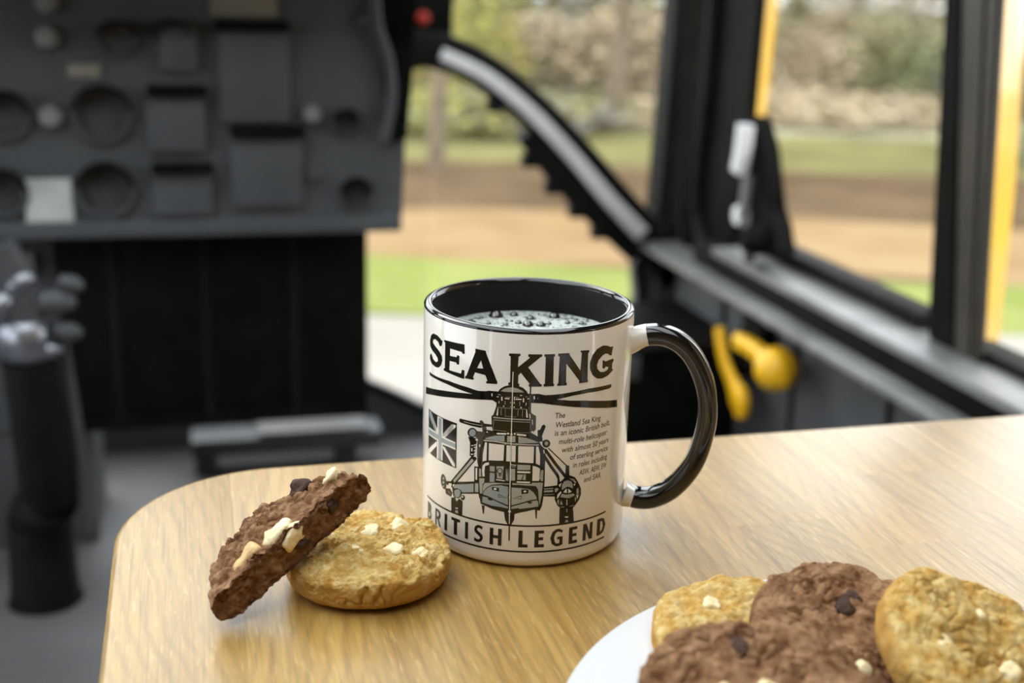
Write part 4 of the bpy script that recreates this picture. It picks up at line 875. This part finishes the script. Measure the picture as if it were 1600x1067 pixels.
def cookie(name, mtx, R, H, seed, m, label, cut=None, rough=1.0, sub=7, chunks=(), fk=1.0):
    V, F_ = ICO[sub]; sd = Vector((seed*5.3, seed*2.1, seed*7.7)); out = []; bake = []
    pr, pz, pa = profile(R, H); nzs = np.array([v.z for v in V]); fr = (1-nzs)/2
    rs = np.interp(fr, pa, pr); zs = np.interp(fr, pa, pz)
    dr = np.interp(np.minimum(fr+.004, 1), pa, pr)-np.interp(np.maximum(fr-.004, 0), pa, pr); dz = np.interp(np.minimum(fr+.004, 1), pa, pz)-np.interp(np.maximum(fr-.004, 0), pa, pz)
    ln = np.hypot(dr, dz)+1e-12; nr, nz_ = -dz/ln, dr/ln
    for i, n in enumerate(V):
        a = math.atan2(n.y, n.x); ca, sa = math.cos(a), math.sin(a); k = rs[i]/R; up = nz_[i]
        rr = rs[i]*(1+.04*mnoise.noise(Vector((ca*1.3, sa*1.3, seed)))+.015*mnoise.noise(Vector((ca*5, sa*5, seed))))
        p = Vector((rr*ca, rr*sa, zs[i])); q = p*1000
        t = max(0, min(1, up*1.3+.25))               # the rough relief lives on the top and upper flank
        lump = mnoise.noise(q*.07+sd)*1.3 + mnoise.noise(q*.16+sd*1.3)*1.1 + mnoise.noise(q*.40+sd*1.6)*.7*fk
        wq = q + Vector((mnoise.noise(q*.3+sd), mnoise.noise(q*.3+sd*2), mnoise.noise(q*.3+sd*3)))*.7
        d, _pp = mnoise.voronoi(wq*.21+sd); e = d[1]-d[0]
        crack = -1.7*max(0, 1-e*4.5)*max(0, min(1, .3+1.8*mnoise.noise(q*.06+sd*4)))
        d2, _pp = mnoise.voronoi(q*.45+sd*2); crumb = max(0, .55-d2[0])*1.7*max(0, .35+1.3*mnoise.noise(q*.11+sd*3))
        fine = mnoise.fractal(q*1.0+sd, .75, 2.0, 3)*.34
        pit = -5.0*max(0, mnoise.noise(q*.15+sd*5)-.34)
        patch = max(.15, min(1, .55+1.6*mnoise.noise(q*.055+sd*6)))
        disp = (lump*1.25 + crack + crumb*1.5*fk*patch + pit)*t + fine*(.45+.75*t*patch)*fk
        flank = 1-max(0, min(1, up*1.6)); bk = flank*.8
        if up < -.3: disp = fine*.1
        elif up < .5 and zs[i] < H*.75:              # cracks in the flank
            disp += -1.3*max(0, 1-abs(mnoise.noise(Vector((ca*9, sa*9, zs[i]*120))+sd*6))*9)*max(0, mnoise.noise(Vector((ca*3, sa*3, 1))+sd)+.25)
        p = p + Vector((nr[i]*ca, nr[i]*sa, up))*(disp*.001*rough)
        if p.z < 0: p.z *= .3
        if cut is not None:
            cutx = cut + .0012*mnoise.noise(Vector((p.y*90, p.z*60, seed)))
            if p.x > cutx:
                over = p.x-cutx
                g = mnoise.fractal(Vector((p.y*420, p.z*420, over*60))+sd, .8, 2.0, 4)*.0013 + mnoise.noise(Vector((p.y*160, p.z*200, 1))+sd)*.0014
                p = Vector((cutx + g + .0006, p.y, p.z)); bk = .35
        out.append(p); bake.append(min(1, max(0, bk + .5*mnoise.noise(q*.22+sd*1.7) + .25*crack*0)))
    me = bpy.data.meshes.new('crumb'); me.from_pydata(out, [], F_)
    for p in me.polygons: p.use_smooth = True
    at = me.attributes.new('baked', 'FLOAT', 'POINT'); at.data.foreach_set('value', bake)
    root = empty(name, (0,0,0), label, 'cookie'); root.matrix_basis = mtx
    o = bpy.data.objects.new('crumb', me); me.materials.append(m); COL.objects.link(o); o.parent = root
    for (x, y, z, sx, sy, sz, rz, kind) in chunks:
        bm = bmesh.new(); bmesh.ops.create_icosphere(bm, subdivisions=3, radius=1)
        for v in bm.verts:
            c = v.co; e = .72
            c = Vector((math.copysign(abs(c.x)**e, c.x)*sx, math.copysign(abs(c.y)**e, c.y)*sy, math.copysign(abs(c.z)**e, c.z)*sz))
            c += c.normalized()*(mnoise.noise(c*330+Vector((x*900,y*900,seed)))*.0017+mnoise.noise(c*1100+Vector((x*900,y*900,seed)))*.0004)
            v.co = Matrix.Rotation(rz,3,'Z') @ Matrix.Rotation(.25*math.sin(rz*7),3,'X') @ c
        me2 = bpy.data.meshes.new('chunk'); bm.to_mesh(me2); bm.free()
        for p in me2.polygons: p.use_smooth = True
        nm, mm = {'w': ('white_chocolate_chunk', M_WCHOC), 'd': ('dark_chocolate_chip', M_DCHOC), 'c': ('toasted_chunk', M_CARA)}[kind]
        me2.materials.append(mm); co = bpy.data.objects.new(nm, me2); COL.objects.link(co); co.parent = root; co.location = (x, y, z-(.0011 if m is M_GOLD else .0007))
    return root
def frame_mtx(loc, tilt_dir=0., tilt=0., spin=0.):
    """tilt (degrees) towards compass tilt_dir (degrees, 0 = camera's right, -90 = towards the camera)"""
    td = math.radians(tilt_dir)-YAW; ax = Vector((-math.sin(td), math.cos(td), 0))
    return Matrix.Translation(loc) @ Matrix.Rotation(math.radians(tilt), 4, ax) @ Matrix.Rotation(math.radians(spin), 4, 'Z')
def camv(x, y, z):     # camera-aligned horizontal axes (mm) -> world metres
    return Vector((x*math.cos(YAW)+y*math.sin(YAW), -x*math.sin(YAW)+y*math.cos(YAW), z))*.001

mm = .001
cookie('cookie', frame_mtx(camv(-57.3,-50,0.2), spin=20), 30.8*mm, 15.5*mm, 1, M_GOLD, 'golden cookie with white chunks lying flat against the mug',
       chunks=[(.004,-.012,.0152,.0042,.003,.0025,.4,'w'),(-.008,-.006,.0150,.004,.003,.0022,1.2,'w'),(.016,.006,.0145,.0036,.0034,.0028,.2,'w'),(.004,.006,.0155,.005,.003,.002,.8,'w'),(-.012,.012,.0145,.004,.003,.002,2.1,'w'),(.012,-.018,.0135,.003,.0035,.0025,2.6,'w')])
# broken chocolate cookie leaning on it
Ab = camv(-101.5,-90,1.0); cdir = camv(.655,.60,.455).normalized(); n0 = camv(-.45,-.46,.75).normalized()
nrm = (n0 - cdir*n0.dot(cdir)).normalized(); qd = nrm.cross(cdir).normalized()
# local x = away from the bulge, local y = chord, local z = face normal
lx = -qd; ly = nrm.cross(lx)
cen = Ab + cdir*.034 + lx*.0065
Mx = Matrix(((lx.x,ly.x,nrm.x,cen.x),(lx.y,ly.y,nrm.y,cen.y),(lx.z,ly.z,nrm.z,cen.z),(0,0,0,1))) @ Matrix.Scale(.88, 4, (1,0,0))
cookie('cookie', Mx, 35*mm, 13*mm, 2, M_CHOC, 'broken half of a chocolate cookie leaning on the golden cookie', cut=-.007, rough=1.25,
       chunks=[(x-.0075, y, z, sx, sy, sz, r, kd) for x, y, z, sx, sy, sz, r, kd in [(-.004,-.001,.0125,.0035,.0065,.003,.1,'w'),(.0,.002,.0105,.0025,.0055,.0035,.1,'w'),(-.005,-.014,.0130,.0032,.0055,.0025,.15,'c'),(-.008,.027,.0125,.003,.0038,.003,.4,'w'),(-.017,.018,.0120,.0042,.0042,.0035,.2,'d'),(.0005,.020,.010,.002,.003,.0025,.2,'d'),(.0005,.004,.006,.002,.003,.003,.2,'d')]])

# plate
M_PORC = mat('white_porcelain', (.70,.71,.73), .12, col2=(.72,.73,.75), scale=12, coat=.4)
PC = Vector((.0632, -.1935, 0))
pl = lathe('plate', [(0,.004),(.058,.004),(.064,.0045),(.072,.0085),(.088,.0122),(.1005,.0140),(.1028,.0146),(.1033,.0138),(.1020,.0122),(.088,.0098),(.072,.0058),(.066,.0015),(.060,.0),(.055,.0),(.053,.0018),(0,.0018)], M_PORC, None, 128)
pl.location = PC
tag(pl, 'white porcelain plate carrying four cookies at the lower right', 'plate')
cookie('cookie', frame_mtx(on_z(1166, 1032, .0085), -80, 6, 70), 31*mm, 15*mm, 3, M_GOLD, 'golden cookie at the back left of the plate', fk=.6,
       chunks=[(.004,-.006,.0145,.005,.003,.002,.4,'w'),(-.012,-.010,.0145,.004,.003,.0022,1.2,'w'),(.008,.012,.0145,.0036,.0034,.0025,.2,'w'),(-.016,.006,.0135,.004,.003,.002,2.1,'w')])
cookie('cookie', frame_mtx(on_z(1318, 1030, .012), -65, 19, 10), 32*mm, 15*mm, 4, M_CHOC, 'chocolate cookie at the back of the plate between two golden ones', fk=.6, rough=1.1,
       chunks=[(-.010,-.014,.0140,.0045,.003,.0026,.3,'w'),(.004,.010,.0145,.006,.004,.002,.5,'d'),(.010,-.004,.014,.003,.003,.002,.2,'d')])
cookie('cookie', frame_mtx(on_z(1500, 1056, .016), -45, 27, 140), 31.5*mm, 16*mm, 5, M_GOLD, 'golden cookie at the right end of the plate', fk=.6, rough=1.0,
       chunks=[(.006,-.010,.0155,.004,.003,.002,.4,'w'),(-.008,.004,.0155,.004,.003,.002,1.2,'w'),(.012,.010,.0145,.0036,.0034,.0022,.2,'w')])
cookie('cookie', frame_mtx(on_z(1185, 1140, .020), -80, 9, 33), 34*mm, 15*mm, 6, M_CHOC, 'chocolate cookie at the front of the plate, on top of the others', fk=.6, rough=1.1,
       chunks=[(-.010,.008,.0140,.0042,.003,.0022,.3,'w'),(.008,.016,.0145,.005,.004,.002,.5,'d'),(.000,.000,.0145,.004,.003,.002,.2,'w'),(-.018,-.006,.0135,.004,.003,.002,.9,'d')])
